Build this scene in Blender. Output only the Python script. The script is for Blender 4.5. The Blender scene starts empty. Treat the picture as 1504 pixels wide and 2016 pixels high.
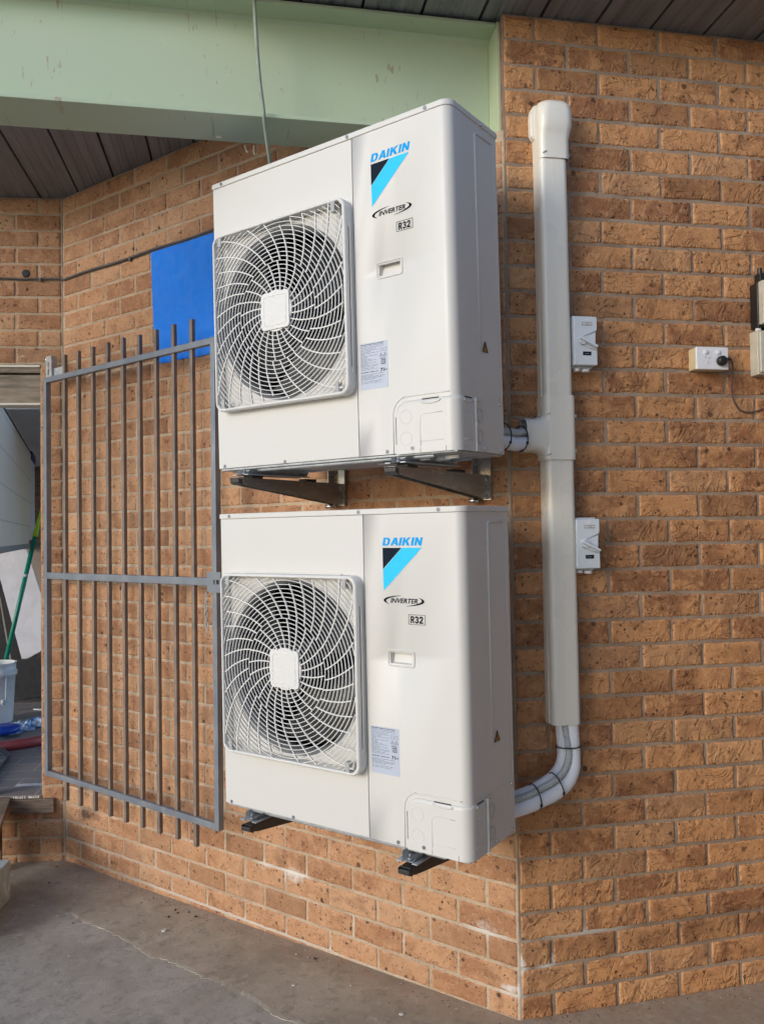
import bpy, bmesh, math, random
import numpy as np
from mathutils import Vector, Matrix
random.seed(7); rng = np.random.default_rng(11)
S = bpy.context.scene
COL = S.collection
PI = math.pi

# ------------------------------------------------------------------ camera
cam_d = bpy.data.cameras.new('camera'); cam = bpy.data.objects.new('camera', cam_d); COL.objects.link(cam)
yaw, pitch, roll = 0.6195, 0.0260, 0.0147
def Rm(a, b, c):
    ca, sa, cb, sb, cc, sc = math.cos(a), math.sin(a), math.cos(b), math.sin(b), math.cos(c), math.sin(c)
    return Matrix(((ca, -sa, 0), (sa, ca, 0), (0, 0, 1))) @ Matrix(((1, 0, 0), (0, cb, -sb), (0, sb, cb))) @ Matrix(((cc, 0, sc), (0, 1, 0), (-sc, 0, cc)))
R = Rm(yaw, pitch, roll)
mw = Matrix.Identity(4)
for i in range(3):
    mw[i][0] = R[i][0]; mw[i][1] = R[i][2]; mw[i][2] = -R[i][1]
mw.translation = (1.2376, -2.4721, 1.5984)
cam.matrix_world = mw
cam_d.sensor_fit = 'HORIZONTAL'; cam_d.sensor_width = 36; cam_d.lens = 1617.4 / 1504 * 36
cam_d.clip_start = 0.05; cam_d.clip_end = 2000
S.camera = cam

# ------------------------------------------------------------------ world, sun, exposure
SUN_EL, SUN_AZ_DIR = math.radians(17), Vector((0.22, 1.0))   # horizontal travel direction of the light
w = bpy.data.worlds.new('World'); S.world = w; w.use_nodes = True
nt = w.node_tree; bg = nt.nodes['Background']
sky = nt.nodes.new('ShaderNodeTexSky'); sky.sky_type = 'NISHITA'; sky.sun_disc = False
sky.sun_elevation = SUN_EL; sky.sun_rotation = math.atan2(-SUN_AZ_DIR.x, -SUN_AZ_DIR.y)
sky.air_density = 0.8; sky.dust_density = 0.6; sky.ozone_density = 1.5
nt.links.new(sky.outputs[0], bg.inputs[0]); bg.inputs[1].default_value = 0.15
sun_d = bpy.data.lights.new('sun', 'SUN'); sun = bpy.data.objects.new('sun', sun_d); COL.objects.link(sun)
sun_d.energy = 0.72; sun_d.angle = math.radians(20); sun_d.color = (1.0, 0.97, 0.925)
hd = SUN_AZ_DIR.normalized()
dirv = Vector((hd.x * math.cos(SUN_EL), hd.y * math.cos(SUN_EL), -math.sin(SUN_EL)))
sun.rotation_euler = dirv.to_track_quat('-Z', 'Y').to_euler(); sun.location = (1, -12, 6)
S.view_settings.view_transform = 'Standard'; S.view_settings.look = 'None'
S.view_settings.gamma = 1.0; S.view_settings.exposure = 0.74; S.view_settings.use_curve_mapping = False

# ------------------------------------------------------------------ helpers
class MB:
    def __init__(s): s.v = []; s.f = []; s.sm = []; s.mi = []
    def add(s, vs, fs, smooth=False, mi=0):
        o = len(s.v); s.v += [tuple(v) for v in vs]
        for f in fs: s.f.append(tuple(i + o for i in f)); s.sm.append(smooth); s.mi.append(mi)
        return s
    def box(s, x0, x1, y0, y1, z0, z1, mi=0):
        vs = [(x, y, z) for x in (x0, x1) for y in (y0, y1) for z in (z0, z1)]
        return s.add(vs, [(0, 1, 3, 2), (4, 6, 7, 5), (0, 4, 5, 1), (2, 3, 7, 6), (0, 2, 6, 4), (1, 5, 7, 3)], mi=mi)
    def prism(s, poly, axis, a, b, mi=0, smooth=False):
        # poly in the other two axes (cyclic order): axis 'y' -> (x,z), 'z' -> (x,y), 'x' -> (y,z)
        def P(p, t): return {'y': (p[0], t, p[1]), 'z': (p[0], p[1], t), 'x': (t, p[0], p[1])}[axis]
        n = len(poly); vs = [P(p, a) for p in poly] + [P(p, b) for p in poly]
        fs = [tuple(range(n)), tuple(range(2 * n - 1, n - 1, -1))]
        s.add(vs, fs, mi=mi)
        s.add(vs, [(i, i + n, (i + 1) % n + n, (i + 1) % n) for i in range(n)], smooth, mi)
        return s
    def tube(s, path, r, n=10, caps=True, closed=False, mi=0, prof=None):
        path = [Vector(p) for p in path]; m = len(path); rings = []
        rr = r if isinstance(r, (list, tuple)) else [r] * m
        up = None
        for i, p in enumerate(path):
            if closed: t = path[(i + 1) % m] - path[i - 1]
            else: t = path[min(i + 1, m - 1)] - path[max(i - 1, 0)]
            t.normalize()
            if up is None:
                up = Vector((0, 0, 1)) if abs(t.z) < .9 else Vector((1, 0, 0))
            a = t.cross(up).normalized(); b = a.cross(t).normalized(); up = b
            if prof: rings.append([p + a * q[0] + b * q[1] for q in prof])
            else: rings.append([p + (a * math.cos(2 * PI * k / n) + b * math.sin(2 * PI * k / n)) * rr[i] for k in range(n)])
        n = len(rings[0]); vs = [v for g in rings for v in g]; fs = []
        for i in range(m if closed else m - 1):
            j = (i + 1) % m
            for k in range(n): fs.append((i * n + k, i * n + (k + 1) % n, j * n + (k + 1) % n, j * n + k))
        s.add(vs, fs, prof is None, mi)
        if caps and not closed:
            s.add(rings[0], [tuple(range(n))], mi=mi); s.add(rings[-1], [tuple(range(n - 1, -1, -1))], mi=mi)
        return s
    def cyl(s, c, axis, r, h, n=24, mi=0, r2=None):
        a = Vector(axis).normalized(); c = Vector(c)
        return s.tube([c, c + a * h], [r, r if r2 is None else r2], n, mi=mi)
    def build(s, name, mat, parent=None, bevel=0, seg=2, xf=None, label=None, wn=False, fix=True):
        me = bpy.data.meshes.new(name); me.from_pydata([tuple(xf @ Vector(v)) if xf else v for v in s.v], [], s.f)
        me.polygons.foreach_set('use_smooth', s.sm); me.polygons.foreach_set('material_index', s.mi)
        for m in (mat if isinstance(mat, (list, tuple)) else [mat]): me.materials.append(m)
        if fix:
            b = bmesh.new(); b.from_mesh(me); bmesh.ops.remove_doubles(b, verts=b.verts, dist=1e-6)
            bmesh.ops.recalc_face_normals(b, faces=b.faces); b.to_mesh(me); b.free()
        me.update()
        o = bpy.data.objects.new(name, me); COL.objects.link(o)
        if parent: o.parent = parent
        if bevel:
            bv = o.modifiers.new('bevel', 'BEVEL'); bv.width = bevel; bv.segments = seg; bv.limit_method = 'ANGLE'; bv.angle_limit = math.radians(35)
            bv.harden_normals = False
            for p in me.polygons: p.use_smooth = True
            wm = o.modifiers.new('wn', 'WEIGHTED_NORMAL'); wm.keep_sharp = True
        if label: o['label'] = label
        return o
def tag(o, label=None, cat=None, group=None, kind=None):
    if label: o['label'] = label
    if cat: o['category'] = cat
    if group: o['group'] = group
    if kind: o['kind'] = kind
    return o
def thing(name, label, cat, loc=(0, 0, 0), rot=(0, 0, 0), group=None):
    o = bpy.data.objects.new(name, None); COL.objects.link(o); o.location = loc; o.rotation_euler = rot
    o.empty_display_size = .1
    return tag(o, label, cat, group)
def copy_tree(o, parent=None):
    c = o.copy(); COL.objects.link(c); c.parent = parent
    for ch in list(o.children): copy_tree(ch, c)
    return c
def spline(pts, n=8):
    pts = [Vector(p) for p in pts]; out = []
    P = [pts[0] * 2 - pts[1]] + pts + [pts[-1] * 2 - pts[-2]]
    for i in range(1, len(P) - 2):
        for k in range(n):
            t = k / n; a, b, c, d = P[i - 1], P[i], P[i + 1], P[i + 2]
            out.append(.5 * ((2 * b) + (c - a) * t + (2 * a - 5 * b + 4 * c - d) * t * t + (3 * b - a - 3 * c + d) * t ** 3))
    out.append(pts[-1]); return out
def rrect(x0, x1, z0, z1, r, n=6):
    out = []
    for cx, cz, a0 in ((x1 - r, z1 - r, 0), (x0 + r, z1 - r, 90), (x0 + r, z0 + r, 180), (x1 - r, z0 + r, 270)):
        for k in range(n + 1):
            a = math.radians(a0 + 90 * k / n); out.append((cx + r * math.cos(a), cz + r * math.sin(a)))
    return out
def text_mesh(txt, x0, x1, z0, z1, y, mat, name, parent, shear=0., bold=0., label=None):
    cu = bpy.data.curves.new('t', 'FONT'); cu.body = txt; cu.shear = shear; cu.offset = bold; cu.extrude = 0.0; cu.resolution_u = 3
    o = bpy.data.objects.new('t', cu); COL.objects.link(o)
    dg = bpy.context.evaluated_depsgraph_get(); me = bpy.data.meshes.new_from_object(o.evaluated_get(dg))
    bpy.data.objects.remove(o); bpy.data.curves.remove(cu)
    n = len(me.vertices); co = np.empty(n * 3); me.vertices.foreach_get('co', co); co = co.reshape(-1, 3)
    mn, mx = co.min(0), co.max(0)
    out = np.stack([x0 + (co[:, 0] - mn[0]) / (mx[0] - mn[0]) * (x1 - x0), np.full(n, y), z0 + (co[:, 1] - mn[1]) / (mx[1] - mn[1]) * (z1 - z0)], 1)
    me.vertices.foreach_set('co', out.ravel()); me.update(); me.materials.clear(); me.materials.append(mat); me.name = name
    ob = bpy.data.objects.new(name, me); COL.objects.link(ob); ob.parent = parent
    if label: ob['label'] = label
    return ob

GL = {'D': (.84, [[(0,0),(.5,0),(.72,.08),(.84,.28),(.84,.72),(.72,.92),(.5,1),(0,1)], [(.27,.2),(.45,.2),(.54,.28),(.57,.4),(.57,.6),(.54,.72),(.45,.8),(.27,.8)]]),
 'A': (.95, [[(0,0),(.27,0),(.34,.2),(.60,.2),(.67,0),(.95,0),(.63,1),(.32,1)], [(.40,.38),(.55,.38),(.475,.68)]]),
 'I': (.27, [[(0,0),(.27,0),(.27,1),(0,1)]]),
 'K': (.92, [[(0,0),(.27,0),(.27,.32),(.36,.43),(.60,0),(.93,0),(.56,.62),(.90,1),(.57,1),(.27,.64),(.27,1),(0,1)]]),
 'N': (.84, [[(0,0),(.26,0),(.26,.58),(.56,0),(.84,0),(.84,1),(.58,1),(.58,.42),(.28,1),(0,1)]]),
 'R': (.82, [[(0,0),(.27,0),(.27,.4),(.36,.4),(.55,0),(.85,0),(.62,.46),(.78,.58),(.8,.8),(.72,.95),(.55,1),(0,1)], [(.27,.6),(.45,.6),(.53,.66),(.53,.76),(.45,.81),(.27,.81)]]),
 '3': (.80, [[(0,.3),(.02,.1),(.2,0),(.5,0),(.74,.1),(.8,.3),(.72,.46),(.6,.52),(.72,.6),(.78,.75),(.7,.92),(.5,1),(.22,1),(.04,.9),(0,.72),(.26,.72),(.3,.8),(.42,.81),(.51,.74),(.48,.62),(.28,.6),(.28,.43),(.46,.42),(.53,.3),(.48,.2),(.34,.18),(.27,.22),(.26,.3)]]),
 '2': (.80, [[(0,0),(.8,0),(.8,.2),(.36,.2),(.72,.5),(.8,.68),(.76,.88),(.58,1),(.24,1),(.05,.88),(0,.66),(.26,.66),(.3,.78),(.42,.82),(.53,.74),(.5,.6),(0,.2)]])}
def block_text(txt, x0, x1, z0, z1, y, mat, name, parent, shear=0., gap=.13):
    cu = bpy.data.curves.new('t', 'CURVE'); cu.dimensions = '2D'; cu.fill_mode = 'BOTH'; x = 0
    for ch in txt:
        w_, polys = GL[ch]
        for pl in polys:
            sp = cu.splines.new('POLY'); sp.points.add(len(pl) - 1); sp.use_cyclic_u = True
            for i, (a, b) in enumerate(pl): sp.points[i].co = (x + a + b * shear, b, 0, 1)
        x += w_ + gap - (.08 if ch in 'A' else 0)
    o = bpy.data.objects.new('t', cu); COL.objects.link(o)
    me = bpy.data.meshes.new_from_object(o.evaluated_get(bpy.context.evaluated_depsgraph_get()))
    bpy.data.objects.remove(o); bpy.data.curves.remove(cu)
    n = len(me.vertices); co = np.empty(n * 3); me.vertices.foreach_get('co', co); co = co.reshape(-1, 3); mn, mx = co.min(0), co.max(0)
    out = np.stack([x0 + (co[:, 0] - mn[0]) / (mx[0] - mn[0]) * (x1 - x0), np.full(n, y), z0 + (co[:, 1] - mn[1]) / (mx[1] - mn[1]) * (z1 - z0)], 1)
    me.vertices.foreach_set('co', out.ravel()); me.update(); me.materials.clear(); me.materials.append(mat); me.name = name
    ob = bpy.data.objects.new(name, me); COL.objects.link(ob); ob.parent = parent; return ob

# ------------------------------------------------------------------ materials
def newmat(name):
    m = bpy.data.materials.new(name); m.use_nodes = True
    return m, m.node_tree, m.node_tree.nodes['Principled BSDF']
class N:   # tiny node helper
    def __init__(s, nt): s.nt = nt
    def n(s, t, **k):
        x = s.nt.nodes.new(t)
        for a, b in k.items(): setattr(x, a, b)
        return x
    def l(s, a, b): s.nt.links.new(a, b)
    def math(s, op, a, b=None, c=None, clamp=False):
        x = s.n('ShaderNodeMath', operation=op, use_clamp=clamp)
        for i, q in enumerate((a, b, c)):
            if q is None: continue
            if isinstance(q, (int, float)): x.inputs[i].default_value = q
            else: s.l(q, x.inputs[i])
        return x.outputs[0]
    def ramp(s, f, lo, hi, a=0., b=1., smooth=True):
        x = s.n('ShaderNodeMapRange'); x.interpolation_type = 'SMOOTHSTEP' if smooth else 'LINEAR'
        s.l(f, x.inputs[0]); x.inputs[1].default_value = lo; x.inputs[2].default_value = hi; x.inputs[3].default_value = a; x.inputs[4].default_value = b
        return x.outputs[0]
    def noise(s, vec, scale, detail=3, rough=.55, dist=0.):
        x = s.n('ShaderNodeTexNoise'); s.l(vec, x.inputs['Vector']); x.inputs['Scale'].default_value = scale; x.inputs['Detail'].default_value = detail
        x.inputs['Roughness'].default_value = rough; x.inputs['Distortion'].default_value = dist
        return x.outputs['Fac']
    def mix(s, f, a, b, mode='MIX'):
        x = s.n('ShaderNodeMix', data_type='RGBA', blend_type=mode)
        for sock, q in ((x.inputs[0], f), (x.inputs[6], a), (x.inputs[7], b)):
            if isinstance(q, (int, float)): sock.default_value = q
            elif isinstance(q, (tuple, list)): sock.default_value = (*q, 1)
            else: s.l(q, sock)
        return x.outputs[2]
    def scale(s, vec, sc):
        x = s.n('ShaderNodeVectorMath', operation='MULTIPLY'); s.l(vec, x.inputs[0]); x.inputs[1].default_value = sc; return x.outputs[0]
    def bump(s, h, strength, dist=.002, normal=None):
        x = s.n('ShaderNodeBump'); s.l(h, x.inputs['Height']); x.inputs['Strength'].default_value = strength; x.inputs['Distance'].default_value = dist
        if normal: s.l(normal, x.inputs['Normal'])
        return x.outputs[0]
def simple(name, col, rough=.5, metal=0., var=.06, scale=8., bump=0., spec=.5, coat=0., stretch=(1, 1, 1), col2=None, bscale=60, bd=.001, lo=.35, hi=.65):
    m, nt, p = newmat(name); h = N(nt)
    tc = h.n('ShaderNodeTexCoord').outputs['Object']; v = h.scale(tc, stretch)
    f = h.ramp(h.noise(v, scale, 5, .6), lo, hi)
    c2 = col2 if col2 else tuple(c * (1 - var * 2) for c in col)
    c = h.mix(f, col, c2); h.l(c, p.inputs['Base Color'])
    p.inputs['Roughness'].default_value = rough; p.inputs['Metallic'].default_value = metal; p.inputs['Specular IOR Level'].default_value = spec
    p.inputs['Coat Weight'].default_value = coat
    h.l(h.ramp(h.noise(v, scale * 3, 4), .3, .7, rough * .85, min(1, rough * 1.15)), p.inputs['Roughness'])
    if bump: h.l(h.bump(h.noise(v, bscale, 4), bump, bd), p.inputs['Normal'])
    return m

def brick_mat(name, tex, cA, cB, cC):
    m, nt, p = newmat(name); h = N(nt)
    uv = h.n('ShaderNodeAttribute', attribute_name='bp').outputs['Vector']     # metres inside the brick + an offset per brick
    a = h.n('ShaderNodeAttribute', attribute_name='bc'); sep = h.n('ShaderNodeSeparateColor'); h.l(a.outputs['Color'], sep.inputs[0])
    rnd, dark, white = sep.outputs[0], sep.outputs[1], sep.outputs[2]
    b = h.n('ShaderNodeAttribute', attribute_name='bl'); sb = h.n('ShaderNodeSeparateXYZ'); h.l(b.outputs['Vector'], sb.inputs[0])
    bu, bv, r2 = sb.outputs[0], sb.outputs[1], sb.outputs[2]
    n_big = h.noise(uv, 9, 4, .6, .4); n_mid = h.noise(uv, 38, 5, .65)
    n_fine = h.noise(uv, 230, 4, .6)
    t = h.math('ADD', h.math('MULTIPLY', rnd, .75), h.ramp(n_big, .3, .7, -.35, .55))
    c = h.mix(h.ramp(t, .1, .95), cA, cB)
    c = h.mix(h.ramp(n_mid, .5, .72, 0, .55), c, cC)
    c = h.mix(h.ramp(h.noise(uv, 52, 4, .7, .6), .54, .66, 0, .42), c, tuple(q * .55 for q in cB))
    # smoky darker patch toward one end of some bricks
    sm = h.math('MULTIPLY', h.ramp(h.noise(uv, 11, 2, .5, .8), .52, .72), h.ramp(r2, .35, .8))
    c = h.mix(h.math('MULTIPLY', sm, .5), c, tuple(q * .5 for q in cB))
    c = h.mix(h.ramp(n_fine, .35, .75, 0, .22), c, tuple(q * .6 for q in cB))
    # pale arrises
    e = h.math('MINIMUM', h.math('MINIMUM', bu, h.math('SUBTRACT', 1., bu)), h.math('MULTIPLY', h.math('MINIMUM', bv, h.math('SUBTRACT', 1., bv)), .36))
    edge = h.math('MULTIPLY', h.ramp(e, .0, .05, 1, 0), h.ramp(h.noise(uv, 60, 3), .38, .6))
    c = h.mix(h.math('MULTIPLY', edge, .5), c, tuple(min(1, q * 1.35 + .03) for q in cA))
    # per brick hue shift and pale gritty flecks
    c = h.mix(h.ramp(r2, .72, .9, 0, .25), c, (cC[0] * .95, cC[1] * .95, cC[2] * .95))
    c = h.mix(h.ramp(h.math('FRACT', h.math('MULTIPLY', r2, 7.3)), .8, .95, 0, .45), c, tuple(q * .62 for q in cB))
    fl = h.math('MULTIPLY', h.ramp(h.noise(uv, 75, 4, .7), .60, .68), h.ramp(h.noise(uv, 20, 2), .42, .62))
    c = h.mix(h.math('MULTIPLY', fl, .5), c, tuple(min(1, q * 1.3 + .05) for q in cC))
    # iron spots
    dv = h.n('ShaderNodeVectorMath', operation='ADD'); ns = h.n('ShaderNodeTexNoise'); h.l(uv, ns.inputs['Vector']); ns.inputs['Scale'].default_value = 90
    sc = h.n('ShaderNodeVectorMath', operation='SCALE'); h.l(ns.outputs['Color'], sc.inputs[0]); sc.inputs['Scale'].default_value = .010
    h.l(uv, dv.inputs[0]); h.l(sc.outputs[0], dv.inputs[1])
    spots = None
    for scl, r0, r1, keep in ((34, .10, .28, .54), (75, .12, .34, .48), (170, .16, .36, .56)):
        vo = h.n('ShaderNodeTexVoronoi'); h.l(dv.outputs[0], vo.inputs['Vector']); vo.inputs['Scale'].default_value = scl
        vc = h.n('ShaderNodeSeparateColor'); h.l(vo.outputs['Color'], vc.inputs[0])
        rad = h.math('MULTIPLY', h.ramp(vc.outputs[0], keep, 1., 0, 1, False), r1 + .05)
        d = h.math('SUBTRACT', vo.outputs['Distance'], rad)
        f = h.math('MULTIPLY', h.ramp(d, -.06, .03, 1, 0), h.ramp(vc.outputs[0], keep, keep + .04))
        f = h.math('MULTIPLY', f, h.ramp(vc.outputs[1], .0, 1., .45, .95))
        spots = f if spots is None else h.math('MAXIMUM', spots, f)
    gate = h.ramp(h.noise(uv, 16, 2), .34, .55, .25, 1)
    spots = h.math('MULTIPLY', spots, gate)
    c = h.mix(h.math('MULTIPLY', spots, .94), c, (.060, .026, .016))
    # drag creases of the textured face
    ws = h.scale(uv, (1., 1.7, 1.))
    n1 = h.noise(ws, 9, 1.5, .45, 1.3)
    cr = h.ramp(h.math('ABSOLUTE', h.math('SUBTRACT', n1, .5)), 0, .05, 1, 0)
    cr = h.math('MULTIPLY', cr, h.ramp(h.noise(uv, 11, 1), .46, .62))
    dg = h.n('ShaderNodeMapping'); h.l(uv, dg.inputs[0]); dg.inputs['Rotation'].default_value = (0, 0, math.radians(-62))
    dgs = h.scale(dg.outputs[0], (13, 75, 1))
    dn = h.noise(dgs, 1., 2, .5, .5)
    dr = h.math('MULTIPLY', h.ramp(dn, .56, .68), h.ramp(h.noise(uv, 15, 1, .5), .55, .66))
    cr = h.math('MAXIMUM', cr, dr)
    c = h.mix(h.math('MULTIPLY', cr, .10 * tex), c, tuple(q * .42 for q in cB))
    # ragged drips along lower arris
    mp = h.scale(uv, (1., .25, 1.)); dn2 = h.noise(mp, 120, 2, .5)
    drip = h.math('MULTIPLY', h.ramp(bv, .02, .26, 1, 0), h.ramp(dn2, .45, .62))
    # stains
    dn3 = h.noise(uv, 34, 4, .65)
    dj = h.math('ADD', dark, h.math('MULTIPLY', h.math('SUBTRACT', dn3, .5), 1.1))
    c = h.mix(h.math('MAXIMUM', h.math('MULTIPLY', h.ramp(dj, .62, .95), .85), h.math('MULTIPLY', dark, .55, clamp=True)), c, (.045, .030, .022))
    wf = h.ramp(h.math('MULTIPLY', white, h.math('ADD', h.noise(uv, 48, 5, .75), .32)), .36, .66, 0, .8)
    c = h.mix(wf, c, (.72, .68, .62))
    h.l(c, p.inputs['Base Color'])
    p.inputs['Roughness'].default_value = .72; p.inputs['Specular IOR Level'].default_value = .32
    hh = h.math('ADD', h.math('MULTIPLY', n_fine, .16), h.math('MULTIPLY', n_mid, .5))
    hh = h.math('ADD', hh, h.math('MULTIPLY', n_big, 1.1 * tex + .3))
    hh = h.math('SUBTRACT', hh, h.math('MULTIPLY', cr, .6 * tex))
    fold = h.ramp(h.noise(h.scale(dg.outputs[0], (13, 34, 1)), 1., 2, .5, .9), .35, .65)
    fg = h.math('ADD', h.ramp(h.noise(uv, 12, 2, .5, .6), .48, .66, 0, .75), h.ramp(r2, .2, .8, .0, .2))
    hh = h.math('ADD', hh, h.math('MULTIPLY', h.math('MULTIPLY', fold, fg), .85 * tex))
    arc = h.n('ShaderNodeTexWave', wave_type='RINGS'); h.l(h.scale(uv, (1, 1.5, 1)), arc.inputs['Vector']); arc.inputs['Scale'].default_value = 7; arc.inputs['Distortion'].default_value = 6; arc.inputs['Detail'].default_value = 1.5; arc.inputs['Detail Scale'].default_value = 1.2
    ag = h.ramp(h.noise(uv, 8, 1), .52, .64, 0, 1)
    hh = h.math('ADD', hh, h.math('MULTIPLY', h.math('MULTIPLY', h.ramp(arc.outputs['Fac'], .55, .95), ag), .5 * tex))
    hh = h.math('SUBTRACT', hh, h.math('MULTIPLY', spots, .35))
    hh = h.math('ADD', hh, h.math('MULTIPLY', drip, .8 * tex))
    h.l(h.bump(hh, .9, .0048), p.inputs['Normal'])
    return m
M = {}
M['brick'] = brick_mat('sand_brick', .35, (.56, .306, .160), (.395, .190, .093), (.63, .405, .245))
M['brick_t'] = brick_mat('textured_brick', 1.0, (.58, .285, .120), (.31, .135, .060), (.67, .40, .21))
def mortar_mat(name, c1, c2):
    m, nt, p = newmat(name); h = N(nt); tc = h.n('ShaderNodeTexCoord').outputs['Object']
    c = h.mix(h.ramp(h.noise(tc, 7, 4), .35, .65), c1, c2)
    c = h.mix(h.ramp(h.noise(tc, 160, 3), .45, .75, 0, .5), c, tuple(q * .6 for q in c2))
    c = h.mix(h.ramp(h.noise(tc, 26, 4, .7), .55, .72, 0, .55), c, tuple(q * .62 for q in c2))
    c = h.mix(h.ramp(h.noise(tc, 31, 3, .6, 1.), .62, .72, 0, .4), c, tuple(min(1, q * 1.25) for q in c1))
    st = h.n('ShaderNodeAttribute', attribute_name='bc'); sp = h.n('ShaderNodeSeparateColor'); h.l(st.outputs['Color'], sp.inputs[0])
    c = h.mix(h.math('MULTIPLY', sp.outputs[1], .8), c, (.05, .035, .028))
    c = h.mix(h.ramp(sp.outputs[2], .1, .7, 0, .85), c, (.75, .72, .66))
    h.l(c, p.inputs['Base Color']); p.inputs['Roughness'].default_value = .9
    h.l(h.bump(h.noise(tc, 140, 5, .7), .7, .003), p.inputs['Normal']); return m
M['mortar'] = mortar_mat('cream_mortar', (.56, .43, .30), (.44, .325, .22))
M['mortar_r'] = mortar_mat('grey_mortar', (.39, .29, .205), (.28, .20, .14))

M['core'] = simple('brick_core', (.33, .18, .10), .85, var=.2, scale=20, bump=.4)
def metal_paint(name, col, rough=.32):
    m, nt, p = newmat(name); h = N(nt); tc = h.n('ShaderNodeTexCoord').outputs['Object']
    c = h.mix(h.ramp(h.noise(tc, 3, 3), .3, .7), col, tuple(q * .985 for q in col))
    c = h.mix(h.ramp(h.noise(h.scale(tc, (1, 1, .3)), 40, 4), .66, .85, 0, .03), c, tuple(q * .7 for q in col))
    h.l(c, p.inputs['Base Color']); h.l(h.ramp(h.noise(tc, 3, 3), .2, .8, rough * .9, rough * 1.12), p.inputs['Roughness'])
    h.l(h.bump(h.noise(tc, 14, 2), .035, .004), p.inputs['Normal']); return m
M['ivory'] = metal_paint('ivory_enamel', (.675, .655, .61), .42)
M['ivory_plastic'] = metal_paint('ivory_plastic', (.73, .715, .68), .42)
M['fan'] = simple('fan_plastic', (.010, .011, .013), .45, var=.1)
M['coil'] = simple('coil_fins', (.008, .009, .011), .5, .2, stretch=(1, 1, 60), scale=10)
M['shroud'] = metal_paint('shroud_grey', (.20, .20, .20), .5)
M['dark'] = simple('shadow_gap', (.02, .02, .021), .8)
M['clip'] = simple('clip_grey', (.42, .42, .41), .5)
M['screw'] = simple('zinc_screw', (.27, .275, .29), .4, .4)
M['screw_b'] = simple('bright_screw', (.75, .75, .74), .18, 1.)
M['blue_txt'] = simple('logo_blue', (.008, .38, .84), .8, var=.02, spec=.1)
M['cyan'] = simple('logo_cyan', (.05, .60, .92), .8, var=.02, spec=.1)
M['navy'] = simple('logo_navy', (.012, .022, .034), .85, spec=.1)
M['ink'] = simple('ink', (.014, .015, .02), .85, spec=.1)
M['ink_grey'] = simple('ink_grey', (.10, .11, .14), .6)
M['ink_mid'] = simple('ink_mid', (.22, .24, .29), .6)
M['label'] = simple('label_film', (.50, .545, .64), .45, var=.02)
M['warn'] = simple('warning_orange', (.42, .22, .03), .7)
M['galv'] = simple('galvanised', (.50, .52, .53), .42, .35, var=.12, scale=30)
M['steel_dk'] = simple('dark_polished_steel', (.52, .49, .43), .28, .5, var=.25, scale=6, stretch=(1, .2, 1))
M['steel_bk'] = simple('black_steel', (.05, .048, .044), .35, .2)
M['rubber'] = simple('black_rubber', (.02, .02, .02), .6)
M['duct'] = metal_paint('cream_pvc', (.80, .765, .675), .28)
M['foam'] = simple('white_pipe_wrap', (.86, .88, .92), .45, var=.04, bump=.2, bscale=50)
M['conduit'] = simple('grey_conduit', (.50, .53, .53), .45, var=.05)
M['tie'] = simple('black_tie', (.012, .012, .014), .35)
M['iso'] = simple('pale_grey_plastic', (.70, .75, .79), .35, var=.02)
M['iso_dk'] = simple('grey_plastic_shadow', (.36, .40, .43), .4, var=.03)
M['white_p'] = simple('white_plastic', (.82, .82, .84), .25, var=.02)
M['cream_p'] = simple('yellowed_plastic', (.72, .60, .36), .4, var=.05)
M['beige_p'] = simple('beige_plastic', (.60, .56, .45), .4, var=.08, scale=20)
M['black_p'] = simple('black_plastic', (.018, .017, .016), .35)
M['cord'] = simple('brown_cord', (.10, .065, .055), .5)
M['blue'] = simple('blue_sheet', (.0, .22, .92), .7, var=.03, bump=.15, bscale=15)
M['cable'] = simple('grey_cable', (.115, .105, .095), .6, var=.2, scale=20)
M['ply'] = simple('grey_timber', (.36, .29, .215), .8, var=.25, scale=5, stretch=(1, 1, 7), bump=.3)
M['timber'] = simple('weathered_timber', (.30, .215, .15), .8, var=.3, scale=6, stretch=(1, 1, 9), bump=.4)
M['timber_d'] = simple('dark_timber', (.13, .075, .045), .8, var=.3, scale=8, bump=.4)
M['trim'] = simple('cream_trim', (.80, .74, .62), .4)
M['marble'] = simple('pale_marble', (.60, .66, .65), .25, col2=(.38, .46, .44), scale=7)

def steel_paint():
    m, nt, p = newmat('grey_steel_frame'); h = N(nt); tc = h.n('ShaderNodeTexCoord').outputs['Object']
    c = h.mix(h.ramp(h.noise(tc, 7, 4), .35, .65), (.175, .195, .225), (.23, .25, .27))
    c = h.mix(h.ramp(h.noise(tc, 22, 5, .7), .58, .72, 0, .65), c, (.24, .165, .11))
    c = h.mix(h.ramp(h.noise(h.scale(tc, (1, 1, .25)), 9, 4, .7), .55, .7, 0, .4), c, (.40, .42, .43))
    h.l(c, p.inputs['Base Color']); p.inputs['Metallic'].default_value = .25; p.inputs['Roughness'].default_value = .5
    h.l(h.bump(h.noise(tc, 120, 4), .2, .001), p.inputs['Normal']); return m
M['steel'] = steel_paint()
M['bar'] = simple('rusty_bar', (.27, .20, .15), .6, .2, var=.2, scale=12, col2=(.19, .155, .13), bump=.3)

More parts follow.
